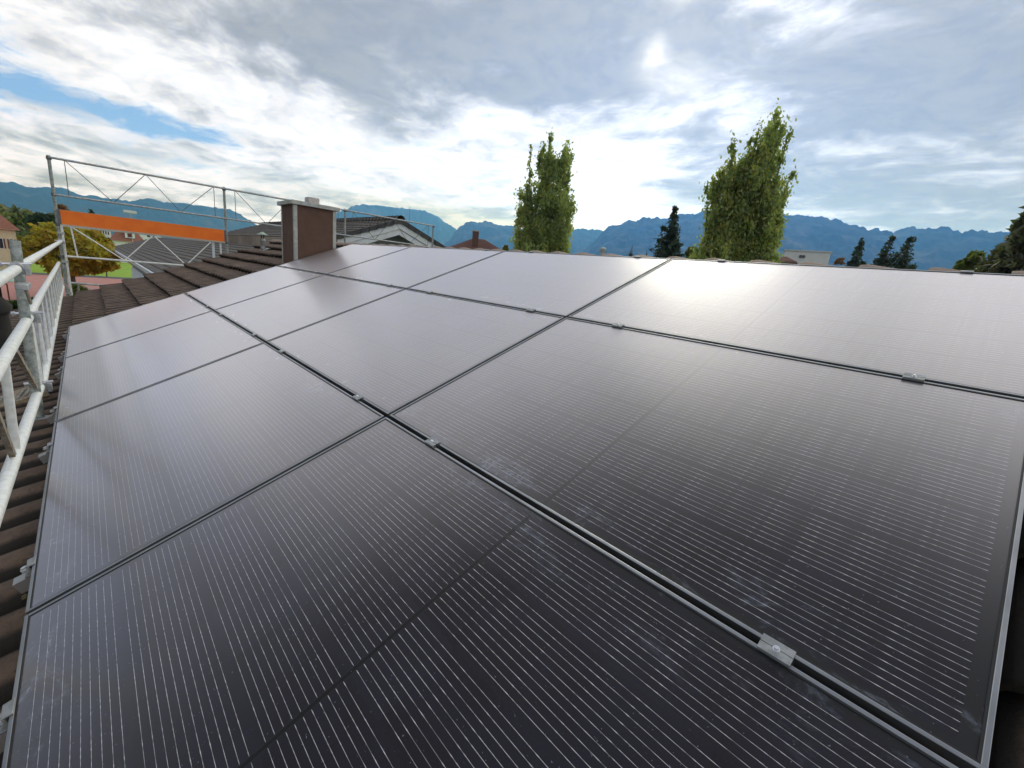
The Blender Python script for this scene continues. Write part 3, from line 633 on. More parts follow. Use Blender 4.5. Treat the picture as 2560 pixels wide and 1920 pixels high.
# ------------------------------------------------------------------ ground, field, track
def sheet(name, pts, z, m, kind='structure'):
    b = MB().poly([(p[0], p[1], z) for p in pts]); o = b.build(name, m, fix=False); o['kind'] = kind; return o
M['ground'] = mat('valley_ground', (.06, .085, .03), .95, 0, col2=(.10, .10, .055), vscale=.02, bump=.2, bscale=1)
M['grass'] = mat('mown_grass', (.28, .46, .025), .9, 0, col2=(.23, .38, .02), vscale=.6, detail=8, bump=.3, bscale=8)
M['track'] = mat('pink_running_track', (.52, .24, .20), .9, 0, col2=(.46, .21, .18), vscale=1.5, bump=.1, bscale=20)
M['asphalt'] = mat('asphalt', (.10, .10, .105), .9, 0, var=.2, vscale=1)
b = MB(); n = 48
b.poly([(13500 * math.cos(2 * math.pi * i / n), 13500 * math.sin(2 * math.pi * i / n), GZ) for i in range(n)])
o = b.build('ground', M['ground'], fix=False); o['kind'] = 'structure'
sheet('grass_field', [(96, -40), (420, -40), (420, 160), (96, 160)], GZ + .012, M['grass'])
sheet('running_track', [(46, -40), (92, -40), (92, 160), (46, 160)], GZ + .008, M['track'])
sheet('path', [(92, -40), (96, -40), (96, 160), (92, 160)], GZ + .016, M['asphalt'])

# ------------------------------------------------------------------ foliage
def foliage(name, blobs, n, size, m, parent, up=.0, tint=.2, asp=1.6):
    "leaf quads through ellipsoids; blobs: (center, radii, weight)"
    W_ = np.array([b[2] for b in blobs], float); W_ /= W_.sum(); idx = RNG.choice(len(blobs), n, p=W_)
    C_ = np.array([b[0] for b in blobs], float)[idx]; Rr = np.array([b[1] for b in blobs], float)[idx]
    d = RNG.normal(size=(n, 3)); d /= np.linalg.norm(d, axis=1)[:, None]
    rad = RNG.random(n) ** .42
    # clumps: pull leaves towards random cluster centres
    pos = C_ + d * rad[:, None] * Rr
    ncl = max(8, n // 85); cc_ = pos[RNG.integers(0, n, ncl)]; own_ = RNG.integers(0, ncl, n)
    near = cc_[own_]; mixk = RNG.random(n) < .72
    spread = np.array([b[1] for b in blobs], float)[idx].mean(axis=1)[:, None] * .14
    pos = np.where(mixk[:, None], near + RNG.normal(size=(n, 3)) * spread * np.array([1, 1, 1 + up]), pos)
    tone_c = RNG.random(ncl)
    tone = np.clip(np.where(mixk, tone_c[own_], .5) * .7 + RNG.random(n) * .3, 0, 1)
    tintv = np.where(RNG.random(ncl)[own_] < tint, RNG.random(n), RNG.random(n) * .15)
    a = RNG.normal(size=(n, 3)); a[:, 2] += up * 2; a /= np.linalg.norm(a, axis=1)[:, None]
    b_ = np.cross(a, RNG.normal(size=(n, 3))); b_ /= np.linalg.norm(b_, axis=1)[:, None]
    s = size * (0.6 + RNG.random(n) * .8)
    A = a * (s * asp / 2)[:, None]; B = b_ * (s / 2)[:, None]
    v = np.stack([pos - A, pos + B * .9 - A * .1, pos + A, pos - B * .9 - A * .1], 1).reshape(-1, 3)
    me = bpy.data.meshes.new(name); me.vertices.add(4 * n); me.vertices.foreach_set('co', v.ravel())
    me.loops.add(4 * n); me.loops.foreach_set('vertex_index', np.arange(4 * n)); me.polygons.add(n)
    me.polygons.foreach_set('loop_start', np.arange(0, 4 * n, 4)); me.polygons.foreach_set('loop_total', np.full(n, 4))
    me.update(calc_edges=True)
    for nm, val in (('tone', tone), ('tint', tintv)):
        at = me.attributes.new(nm, 'FLOAT', 'FACE'); at.data.foreach_set('value', val.astype(np.float32))
    me.materials.append(m); o = bpy.data.objects.new(name, me); COL.objects.link(o); o.parent = parent
    return o

def pxm(dist_vec): # metres per pixel (2560 frame) at a point
    c = RW @ (Vector(dist_vec) - CAM); return c.z / F

def plume_tree(base, plumes, n, size, label, m, tint=.25, mass=(), name='poplar_tree', cat='poplar tree', ground=GZ):
    "upright many-stemmed tree: plumes are (dx, dy, top height, radius) from a shared root"
    o = thing(name, (base[0], base[1], ground), label, cat)
    tr = MB(); bl = []
    H = max(p[2] for p in plumes)
    tr.tube((0, 0, 0), (0, 0, H * .16), H * .022, H * .018, seg=10)
    for (dx_, dy_, top, r) in plumes:
        p0 = Vector((0, 0, H * .12)); p3 = Vector((dx_, dy_, top)); k = Vector((dx_ * .75, dy_ * .75, top * .38)); prev = p0
        for i in range(1, 7):
            q = i / 6; c_ = (1 - q) ** 2 * p0 + 2 * q * (1 - q) * k + q * q * p3
            tr.tube(prev, c_, H * .011 * (1 - q * .8 + .08), H * .011 * (1 - q * .85), seg=6, caps=False); prev = c_
            if 1 < i < 5:
                for j in range(4):
                    an = random.uniform(0, 6.28); e_ = c_ + Vector((math.cos(an) * r * .6, math.sin(an) * r * .6, top * .05)); tr.tube(c_, e_, H * .003, H * .001, seg=4, caps=False)
        nb = max(7, int(top / (r * .75)))
        for i in range(nb):
            q = .10 + .91 * i / (nb - 1); c_ = (1 - q) ** 2 * p0 + 2 * q * (1 - q) * k + q * q * p3
            rr = r * (1.0 if q < .55 else max(.30, 1 - (q - .55) / .45 * .70)) * random.uniform(.78, 1.18)
            off = Vector((random.gauss(0, .28), random.gauss(0, .28), 0)) * rr
            bl.append((tuple(c_ + off), (rr, rr, top / nb * 1.05), rr ** 1.6 * (1.2 if q < .5 else 1.7)))
    tr.build('trunk', M['bark'], o, smooth=True, fix=False)
    for (c_, r_) in mass: bl.append((tuple(Vector(c_) - o.location), r_, r_[0] ** 1.6 * 1.3))
    foliage('crown', bl, n, size, m, o, up=.9, tint=tint)
    return o

def broad_tree(c, rad, ground, n, size, label, m, name='broadleaf_tree', cat='tree', tint=.2, nb=34, group=None):
    "c = crown centre, rad = crown radii"
    o = thing(name, (c[0], c[1], ground), label, cat, group); hz = c[2] - ground
    tr = MB().tube((0, 0, 0), (0, 0, hz), max(rad) * .06, max(rad) * .035, seg=8); bl = []
    for i in range(nb):
        d = Vector((random.gauss(0, 1), random.gauss(0, 1), random.gauss(0, 1))).normalized() * random.uniform(.35, .86)
        p = Vector((d.x * rad[0], d.y * rad[1], hz + d.z * rad[2])); k = random.uniform(.22, .36)
        bl.append((tuple(p), (rad[0] * k, rad[1] * k, rad[2] * k * .7), 1.0))
        if i % 3 == 0: tr.tube((0, 0, hz * .6), p, max(rad) * .02, max(rad) * .006, seg=5, caps=False)
    tr.build('trunk', M['bark'], o, smooth=True, fix=False); foliage('crown', bl, n, size, m, o, tint=tint); return o

def conifer(base, top_z, rad, n, size, label, m='leaf_spruce', ground=GZ, name='spruce_tree', droop=.25, tops=((0, 0, 1.0),), cat='conifer', group=None):
    o = thing(name, (base[0], base[1], ground), label, cat, group); H = top_z - ground; tr = MB(); bl = []
    for (ox, oy, f) in tops:
        Ht = H * f; tr.tube((ox, oy, 0), (ox, oy, Ht * .98), rad * .07, rad * .01, seg=8)
        layers = 30
        for i in range(layers):
            q = ((i + .5) / layers) ** .8; z = Ht * (.12 + .87 * q); r = rad * (1 - q) ** .95 * random.uniform(.88, 1.08) + rad * .015
            nbr = max(4, int(11 * (1 - q) + 4))
            for j in range(nbr):
                an = 2 * math.pi * (j + random.random()) / nbr; rr = r * random.uniform(.78, 1.1)
                ex = Vector((ox + math.cos(an) * rr, oy + math.sin(an) * rr, z - rr * droop))
                st = Vector((ox, oy, z)); tr.tube(st, ex, rad * .010, rad * .003, seg=4, caps=False)
                for k in (.2, .45, .7, .92):
                    p = st.lerp(ex, k); w_ = (rr * .26 * (1.2 - k * .55) + rad * .02) * random.uniform(.7, 1.2)
                    bl.append((tuple(p), (w_, w_, max(w_ * .6, Ht / layers * .45)), w_ ** 1.4))
    tr.build('trunk', M['bark'], o, smooth=True, fix=False); foliage('crown', bl, n, size, M[m], o, up=-.15, asp=2.2, tint=.2); return o

# two tall poplars beyond the ridge
D1 = 52
def gx(x, y, D): return far(x, y, D)
b1 = gx(1362, 640, D1); right = Vector((ray(1363, 600).y, -ray(1363, 600).x, 0)).normalized()
s1 = pxm(b1)
def mass_px(D, L_):
    res = []
    for (x, y, rx, ry) in L_:
        for k in range(5):   # broken into smaller lumps so that the outline stays uneven
            p = far(x + random.uniform(-.6, .6) * rx, y + random.uniform(-.7, .7) * ry, D + random.uniform(-1.5, 1.5)); q = pxm(p)
            res.append((p, (rx * q * .55, rx * q * .55, ry * q * .42)))
    return res
def plume_px(base, D, tops, scale_y=0.0):
    res = []
    for (x, y, rp) in tops:
        p = far(x, y + 19, D); res.append((p.x - base.x + random.uniform(-.8, .8), p.y - base.y + random.uniform(-.8, .8), p.z - GZ, rp * 1.6 * pxm(p)))
    return res
plume_tree(b1, plume_px(b1, D1, [(1382, 322, 17), (1358, 342, 10), (1341, 362, 10), (1416, 352, 13), (1430, 362, 9), (1436, 470, 13), (1308, 462, 13), (1322, 450, 10), (1290, 540, 15), (1385, 420, 20), (1370, 470, 28), (1350, 500, 30), (1400, 520, 26)]),
           105000, .20, 'tall green poplar with several pointed tops, nearer the picture centre', M['leaf_poplar'], tint=.16, mass=mass_px(D1, [(1372, 570, 60, 80), (1315, 580, 38, 70), (1412, 580, 30, 80), (1340, 600, 55, 60), (1366, 520, 48, 60), (1385, 410, 16, 60), (1420, 430, 17, 60), (1376, 430, 32, 60), (1345, 440, 16, 60), (1312, 520, 26, 50)]))
D2 = 44; b2 = gx(1850, 650, D2)
plume_tree(b2, plume_px(b2, D2, [(1946, 275, 15), (1962, 282, 12), (1915, 300, 15), (1895, 332, 12), (1972, 318, 12), (1822, 357, 13), (1845, 348, 11), (1862, 380, 14), (1970, 432, 12), (1966, 520, 12), (1798, 430, 14), (1786, 490, 15), (1780, 560, 15), (1900, 430, 28), (1850, 430, 34), (1880, 500, 44), (1830, 520, 42), (1930, 540, 36), (1945, 470, 26)]),
           165000, .185, 'tallest green and yellowing poplar, leaning to the right', M['leaf_poplar'], tint=.28, mass=mass_px(D2, [(1805, 590, 42, 90), (1860, 570, 66, 130), (1912, 590, 42, 110), (1860, 470, 50, 80), (1782, 500, 30, 80), (1930, 450, 30, 80), (1850, 630, 78, 50), (1910, 400, 26, 60), (1835, 440, 32, 60), (1895, 470, 46, 80), (1942, 360, 24, 60), (1850, 500, 62, 80), (1955, 500, 22, 70)]))
# conifers along the skyline
def con_px(x, ytop, ybase, halfw, D, n, size, label, **kw):
    tpt = far(x, ytop, D); zb = far(x, ybase, D).z; r = halfw * pxm(tpt) * ((tpt.z - GZ) / (tpt.z - zb)) ** .85; return conifer(tpt, tpt.z, r * .74, n, size, label, **kw)
con_px(1689, 512, 640, 50, 60, 30000, .24, 'dark narrow conifer between the two poplars', name='cypress_tree', droop=-.25, m='leaf_spruce')
con_px(1581, 613, 640, 13, 95, 2600, .3, 'small dark conifer tip left of the dark narrow conifer', group=None)
con_px(1617, 627, 642, 8, 110, 1200, .3, 'tiniest dark conifer tip on the skyline')
con_px(2156, 592, 655, 24, 75, 22000, .26, 'dark single-topped spruce right of the white building')
con_px(2254, 584, 660, 44, 70, 34000, .26, 'dark spruce with two tops on the right skyline', tops=((.9, -.5, 1.0), (-.9, .5, .985)))
# wide bronze conifer at the right edge
tp = far(2600, 500, 40)
conifer(tp, tp.z, 250 * pxm(tp), 60000, .26, 'big bronze-green conifer cut off by the right picture edge', m='leaf_spruce_brown', droop=.30)
def bush_px(x0, x1, y0, y1, D, n, size, label, m, name='bush', cat='bush', tint=.3, ground=GZ, group=None, nb=22):
    c = far((x0 + x1) / 2, (y0 + y1) / 2, D); k = pxm(c); r = (x1 - x0) / 2 * k * .95; rz = (y1 - y0) / 2 * k
    return broad_tree(c, (r, r, rz), ground, n, size, label, M[m], name=name, cat=cat, tint=tint, nb=nb, group=group)
bush_px(1712, 1742, 615, 662, 62, 2500, .28, 'yellow-green tree top at the foot of the dark narrow conifer', 'leaf_yellow', name='birch_tree', cat='tree')
bush_px(1640, 1668, 628, 662, 66, 1600, .28, 'low dark treetop left of the dark narrow conifer', 'leaf_dark', name='fir_tree', cat='tree')
bush_px(2395, 2460, 628, 690, 50, 4500, .25, 'loose green treetop below the big bronze conifer', 'leaf_yellow', name='pine_tree', cat='tree', tint=.1)
bush_px(1255, 1272, 612, 640, 60, 900, .25, 'small golden treetop beside the maroon roof', 'leaf_yellow', name='maple_tree', cat='tree', tint=.8)
bush_px(2086, 2112, 644, 664, 70, 900, .25, 'little autumn treetop right of the white building', 'leaf_russet', name='beech_tree', cat='tree', tint=.5)
# trees on the left, around the sports field
bush_px(76, 270, 558, 694, 60, 110000, .26, 'big autumn chestnut tree, yellow above and brown below, behind the scaffold', 'leaf_autumn', name='chestnut_tree', cat='chestnut tree', tint=.35, nb=90)
bush_px(-120, 95, 500, 640, 170, 24000, .8, 'broad olive willow tree at the left picture edge', 'leaf_willow', name='willow_tree', cat='willow tree', tint=.2, nb=60)
bush_px(60, 96, 522, 600, 190, 3000, .9, 'russet tree between the willow and the dark tree', 'leaf_russet', name='oak_tree', cat='tree')
bush_px(82, 152, 518, 620, 150, 9000, .7, 'dark green tree left of the corner scaffold upright', 'leaf_dark', name='yew_tree', cat='tree')
bush_px(142, 170, 512, 560, 160, 2400, .8, 'small orange treetop peeking over the orange board', 'leaf_russet', name='cherry_tree', cat='tree')
con_px(227, 517, 590, 12, 190, 2200, .8, 'small dark conifer rising above the orange board')
bush_px(240, 276, 588, 635, 95, 4500, .4, 'dark green bushy tree left of the white house', 'leaf_dark', name='laurel_tree', cat='tree')
bush_px(178, 215, 712, 740, 40, 1500, .22, 'yellow-green bush at the edge of the red track', 'leaf_yellow', name='hedge_bush', tint=.4)
bush_px(-60, 75, 735, 840, 26, 6000, .22, 'dark leafy hedge behind the foreground post at the left', 'leaf_dark', name='hedge_bush')
bush_px(60, 105, 745, 800, 24, 2600, .2, 'small dark hedge right of the foreground post', 'leaf_dark', name='hedge_bush')

# ------------------------------------------------------------------ neighbour house beyond the gable
nb_ = thing('neighbour_house', (27, -8, GZ), 'grey tiled neighbouring house with white gable boards behind the chimney', 'house'); nl = nb_.location
GXn, XF = 18.0, 39.0; RY, RZ = -10.04, 2.83; PT = .375
sl2 = math.atan(PT); s2, c2 = math.sin(sl2), math.cos(sl2)
def nb_slope(side, y_edge, z0=RZ, ytop=RY):
    Lr = abs(y_edge - ytop) / c2
    def f(u, v, h): # v from eave up
        q = Lr - v; return (u - nl.x, ytop + side * q * c2 + side * h * s2 - nl.y, z0 - q * s2 + h * c2 - nl.z)
    return f, Lr
f, Lr = nb_slope(1, -7.0); tiled('roof', M['tile_grey'], GXn, XF, 0, Lr, .345, .30, .05, .05, nb_, f, seg=6)
f, Lr = nb_slope(-1, -13.3); tiled('roof', M['tile_grey'], GXn, XF, 0, Lr, .345, .30, .05, .05, nb_, f, seg=6)
# lower lean-to roof on the camera side
zb = 1.23; f, Lr = nb_slope(1, -2.36, zb, -6.86); tiled('lower_roof', M['tile_grey'], 17.0, 72.0, 0, Lr, .345, .30, .045, .03, nb_, f, seg=6)
MB().box(17.0 - nl.x, 38.6 - nl.x, -6.99 - nl.y, -6.86 - nl.y, 1.16 - nl.z, 1.69 - nl.z).build('fascia', M['tan_band'], nb_)
rt_ = MB(); u = GXn - .1
while u < XF:
    seg = 8; vs = []
    for (uu, r) in ((u, .19), (u + .30, .15), (u + .36, .15)):
        for i in range(seg + 1): an = math.pi * i / seg; vs.append((uu - nl.x, RY + math.cos(an) * r - nl.y, RZ + math.sin(an) * r * .9 + .02 - nl.z))
    rt_.add(vs, [(j * (seg + 1) + i, j * (seg + 1) + i + 1, (j + 1) * (seg + 1) + i + 1, (j + 1) * (seg + 1) + i) for j in range(2) for i in range(seg)]); u += .33
rt_.build('ridge_tiles', M['tile_grey'], nb_, smooth=True, fix=False)
# verge tiles, barge boards and gable wall
def gy(y, dz=0.0, x=GXn): return Vector((x, y, RZ - abs(y - RY) * PT + dz)) - nl
vt = MB()
for side in (1, -1):
    y = RY
    for i in range(9):
        ya, yb = RY + side * i * .345, RY + side * (i + 1) * .345 + side * .03
        vt.slab([gy(ya, .06 + .0, GXn - .10), gy(yb, .06, GXn - .10), gy(yb, -.10, GXn - .10), gy(ya, -.14, GXn - .10)], (.09, 0, 0))
vt.build('verge_tiles', M['tile_grey_dark'], nb_)
for side in (1, -1):
    ye = RY + side * 3.15
    MB().slab([gy(RY, -.12, GXn - .03), gy(ye, -.12, GXn - .03), gy(ye, -.36, GXn - .03), gy(RY, -.36, GXn - .03)], (.05, 0, 0)).build('barge_board', M['white_paint'], nb_)
    MB().slab([gy(RY, -.375, GXn + .02), gy(ye, -.375, GXn + .02), gy(ye, -.60, GXn + .02), gy(RY, -.60, GXn + .02)], (.05, 0, 0)).build('inner_board', M['white_paint'], nb_)
b = MB(); xw = GXn + .9
b.slab([Vector((xw, RY, RZ - .2)) - nl, Vector((xw, -7.2, RZ - 2.84 * PT - .2)) - nl, Vector((xw, -7.2, GZ)) - nl, Vector((xw, -12.9, GZ)) - nl, Vector((xw, -12.9, RZ - 2.84 * PT - .2)) - nl], (19.5, 0, 0))
b.build('gable_wall', M['wall_grey'], nb_)
b = MB().box(xw - nl.x, 46 - nl.x, -7.19 - nl.y, -2.75 - nl.y, GZ - nl.z, -.75 - nl.z); b.build('side_wall', M['wall_grey'], nb_)
MB().box(17 - nl.x, 72 - nl.x, -2.36 - nl.y, -2.24 - nl.y, -.62 - nl.z, -.44 - nl.z).build('gutter', M['white_paint'], nb_)
MB().slab([Vector((17, -2.39, -.64)) - nl, Vector((72, -2.39, -.64)) - nl, Vector((72, -2.68, -1.10)) - nl, Vector((17, -2.68, -1.10)) - nl], (0, -.04, 0)).build('eave_cladding', M['bluegrey'], nb_)
b = MB()
for i in range(9): z = -1.25 - i * .30; b.slab([Vector((20, -2.72, z)) - nl, Vector((45.8, -2.72, z)) - nl, Vector((45.8, -2.60, z - .2)) - nl, Vector((20, -2.60, z - .2)) - nl], (0, -.02, 0))
b.build('louvres', M['white_paint'], nb_)
MB().tube(Vector((19.6, -11.4, 2.2)) - nl, Vector((19.6, -11.4, 3.65)) - nl, .008, seg=6).build('lightning_rod', M['steel_dark'], nb_)

# ------------------------------------------------------------------ other buildings
def hip_house(name, x0, x1, ye, yr, D, label, wall, roof, depth=9, overhang=.5, ridge_frac=.45, cat='house', wins=3, shutters=None, wh=None, yaw=0.0):
    "house whose front spans pixels x0..x1 at the eave line ye, ridge at pixel row yr"
    A = far(x0, ye, D); B = far(x1, ye, D); c = (A + B) / 2; R_ = far((x0 + x1) / 2, yr, D + depth * .5)
    w_ = (B - A).length / 2; ze = c.z - GZ; zr_ = R_.z - GZ
    o = thing(name, (c.x, c.y, GZ), label, cat); vdir = Vector((c.x - CAM.x, c.y - CAM.y)).normalized(); o.rotation_euler = (0, 0, math.atan2(vdir.y, vdir.x) - math.pi / 2 + yaw)
    MB().box(-w_ + overhang, w_ - overhang, 0, depth, 0, ze).build('wall', wall, o)
    rw = w_ * ridge_frac; oh = overhang
    rb = MB(); pts = [(-w_, -oh, ze - .02), (w_, -oh, ze - .02), (w_, depth + oh, ze - .02), (-w_, depth + oh, ze - .02), (-rw, depth / 2, zr_), (rw, depth / 2, zr_)]
    rb.add(pts, [(0, 1, 5, 4), (1, 2, 5), (2, 3, 4, 5), (3, 0, 4), (0, 3, 2, 1)]); rb.build('roof', roof, o)
    # courses of the roof as thin raised strips
    cs_ = MB()
    for i in range(1, 12):
        q = i / 12; xl = -w_ + (w_ - rw) * q; yy = -oh + (depth / 2 + oh) * q; zz_ = ze - .02 + (zr_ - ze + .02) * q
        cs_.flat((xl, yy - .02, zz_ + .03), (-xl, yy - .02, zz_ + .03), (0, 1, .3), .10, .04)
    cs_.build('tile_courses', roof, o)
    if wins:
        for k in range(wins):
            x = (-w_ + overhang) + (2 * (w_ - overhang)) * (k + .5) / wins; ww = min(.55, (w_ - overhang) / wins * .35); h0 = ze - (wh or 2.3); 
            fr = MB().box(x - ww - .06, x + ww + .06, -.05, -.001, h0 - .06, h0 + 1.36); f_ = fr.build('window', M['white_paint'], o)
            MB().box(x - ww, x + ww, -.07, -.051, h0, h0 + 1.3).build('pane', M['window'], f_)
            if shutters:
                for s in (-1, 1): MB().box(x + s * (ww + .08) - .0 if s > 0 else x - ww - .08 - ww * .8, x + ww + .08 + ww * .8 if s > 0 else x - ww - .08, -.06, -.002, h0, h0 + 1.3).build('shutter', shutters, o)
    return o
hh = hip_house('red_roof_house', -60, 50, 571, 535, 95, 'cream house with red tiled roof and dark red shutters at the left picture edge', M['wall_cream'], M['tile_red'], depth=10, ridge_frac=.18, wins=3, shutters=M['shutter'], wh=2.6)
def box_house(name, x0, x1, y0, y1, D, label, wall, depth=8, roof=None, cat='building', wins=(), roofover=.0, rt=.25):
    A = far(x0, y0, D); B = far(x1, y0, D); c = (A + B) / 2; w_ = (B - A).length / 2; top = c.z - GZ
    o = thing(name, (c.x, c.y, GZ), label, cat); vd = Vector((c.x - CAM.x, c.y - CAM.y)).normalized(); o.rotation_euler = (0, 0, math.atan2(vd.y, vd.x) - math.pi / 2)
    MB().box(-w_, w_, 0, depth, 0, top).build('wall', wall, o)
    MB().box(-w_ - roofover, w_ + roofover, -roofover, depth + roofover, top + .001, top + rt).build('roof', roof or wall, o)
    s = 2 * w_ / (x1 - x0)
    for (wx0, wx1, wy0, wy1) in wins:
        fr = MB().box(-w_ + (wx0 - x0) * s - .05, -w_ + (wx1 - x0) * s + .05, -.06, -.001, top - (wy1 - y0) * s - .05, top - (wy0 - y0) * s + .05); f_ = fr.build('window', M['white_paint'], o)
        MB().box(-w_ + (wx0 - x0) * s, -w_ + (wx1 - x0) * s, -.08, -.061, top - (wy1 - y0) * s, top - (wy0 - y0) * s).build('pane', M['window'], f_)
    return o
# white house with a grey slate side, left background
box_house('white_house', 246, 276, 572, 640, 165, 'white house front with a row of four windows under the orange board', M['wall_white'], roof=M['white_paint'], depth=8, wins=[(250, 253, 578, 587), (256, 259, 578, 588), (262, 265, 579, 589), (268, 271, 580, 590)], rt=.5)
hip_house('slate_roof_house', 218, 252, 585, 566, 175, 'small white house with dark slate roof beside the white house front', M['wall_white'], mat('dark_slate', (.05, .055, .07), .6, 0, var=.3, vscale=2), depth=9, wins=2)
hip_house('villa', 272, 366, 604, 566, 150, 'white villa with steep red tiled roof, below the orange board', M['wall_white'], M['tile_red'], depth=12, ridge_frac=.30, wins=4, wh=2.6, shutters=M['shutter_d'])
vl = [o for o in bpy.data.objects if o.name == 'villa'][0]; bpy.context.view_layer.update(); iv = vl.matrix_world.inverted()
p0 = iv @ far(313, 594, 151); p1 = iv @ far(336, 580, 151)
dm = MB().box(p0.x, p1.x, p0.y - .6, p0.y + 4, p0.z, p1.z).build('dormer', M['wall_white'], vl)
MB().box(p0.x - .3, p1.x + .3, p0.y - .9, p0.y + 4.4, p1.z + .001, p1.z + .3).build('dormer_roof', M['tile_red'], dm)
xm_ = (p0.x + p1.x) / 2; MB().box(xm_ - .45, xm_ + .45, p0.y - .66, p0.y - .601, p0.z + .2, p1.z - .15).build('shutter', M['shutter'], dm)
box_house('white_block', 343, 402, 578, 640, 185, 'long white flat building behind the villa', M['wall_white'], roof=M['white_paint'], depth=8, wins=[(366, 374, 591, 596), (380, 384, 592, 596)], rt=.6)
hip_house('maroon_roof_house', 1118, 1272, 628, 597, 48, 'house with maroon hipped roof and square chimney beyond the ridge', M['wall_white'], M['tile_maroon'], depth=9, ridge_frac=.18, wins=0)
cq = far(1188, 604, 49); cq2 = far(1188, 579, 49)
mr = [o for o in bpy.data.objects if o.name == 'maroon_roof_house'][0]
bpy.context.view_layer.update()
lc = mr.matrix_world.inverted() @ cq; lt = mr.matrix_world.inverted() @ cq2
b = MB().box(lc.x - .32, lc.x + .32, lc.y - .3, lc.y + .3, lc.z - 1.2, lt.z); o = b.build('chimney_stack', M['cladding'], mr)
MB().box(lc.x - .40, lc.x + .40, lc.y - .38, lc.y + .38, lt.z + .001, lt.z + .1).build('cap', M['zinc'], o)
# white flat-roofed building on the right with two round vents
wbld = box_house('white_flat_building', 1962, 2078, 629, 690, 62, 'white flat-roofed building with two round wall vents, right of the tallest poplar', M['wall_white'], roof=M['white_paint'], depth=14, rt=.12, roofover=.12)
s = 2 * (far(1962, 629, 62) - far(2078, 629, 62)).length / 2 / 116; tz = (far(2020, 629, 62)).z - GZ
for xx in (2006, 2013.5): MB().tube(((xx - 2020) * s, -.09, tz - 15 * s), ((xx - 2020) * s, -.001, tz - 15 * s), .17, seg=16).build('vent', M['steel_dark'], wbld)
sh = hip_house('low_red_roof', 1925, 1995, 655, 642, 50, 'sliver of a low red roof at the foot of the tallest poplar', M['wall_white'], M['tile_maroon'], depth=6, wins=0, ridge_frac=.1)
# small flue on the house behind the ridge
fl = far(1507, 632, 30); o = thing('flue_pipe', (fl.x, fl.y, GZ), 'short pale flue with glassy cowl beyond the ridge', 'flue'); MB().tube((0, 0, 0), (0, 0, fl.z - GZ), .14, seg=14).build('stack', M['mortar'], o, smooth=True); MB().lathe((0, 0, fl.z - GZ), ((.16, 0), (.16, .02), (.19, .10), (.19, .24), (.10, .33), (.01, .36)), 16).build('cowl', M['zinc'], o, smooth=True)
# flat grey shed with pale top below the corner upright, and sports-field fence
ga = onZ(60, 745, -3.2); gb = onZ(300, 760, -3.2)
shd = thing('flat_shed', (21, 2.5, GZ), 'low shed with pale blue-grey flat roof and dark edge below the roof corner', 'shed')
MB().box(-1.5, 3, -3.5, 5, 0, 2.7).build('wall', M['wall_grey'], shd); MB().box(-1.7, 3.2, -3.7, 5.2, 2.7001, 2.85).build('roof', M['bluegrey'], shd); MB().box(3.2001, 3.35, -3.75, 5.25, 2.6, 2.95).build('roof_edge', M['steel_dark'], shd)
fc = thing('field_fence', (44.5, 0, GZ), 'thin grey wire fence with posts along the red track', 'fence')
MB().tube((0, -20, 1.25), (0, 60, 1.25), .03, seg=6).build('rail', M['galv_old'], fc)
for i in range(14): MB().tube((0, -18 + i * 4.0, 0), (0, -18 + i * 4.0, 1.3), .04, seg=6).build('fence_post', M['galv_old'], fc)
gl_ = thing('goal_frame', (58, 5.9, GZ), 'dark red metal frame standing on the track beside the foreground post', 'frame')
for y in (-.9, .9): MB().tube((0, y, 0), (0, y, 1.5), .05, seg=6).build('leg', M['shutter'], gl_)
MB().tube((0, -.9, 1.5), (0, .9, 1.5), .05, seg=6).build('crossbar', M['shutter'], gl_)
fm = far(325, 533, 120); o = thing('floodlight_mast', (fm.x, fm.y, GZ), 'floodlight mast with a white lamp head above the orange board', 'floodlight'); MB().tube((0, 0, 0), (0, 0, fm.z - GZ), .08, .05, seg=8).build('mast', M['galv'], o, smooth=True); MB().box(-.3, .3, -1.0, 1.0, fm.z - GZ, fm.z - GZ + .5).build('lamp_head', M['white_paint'], o, bevel=.1)

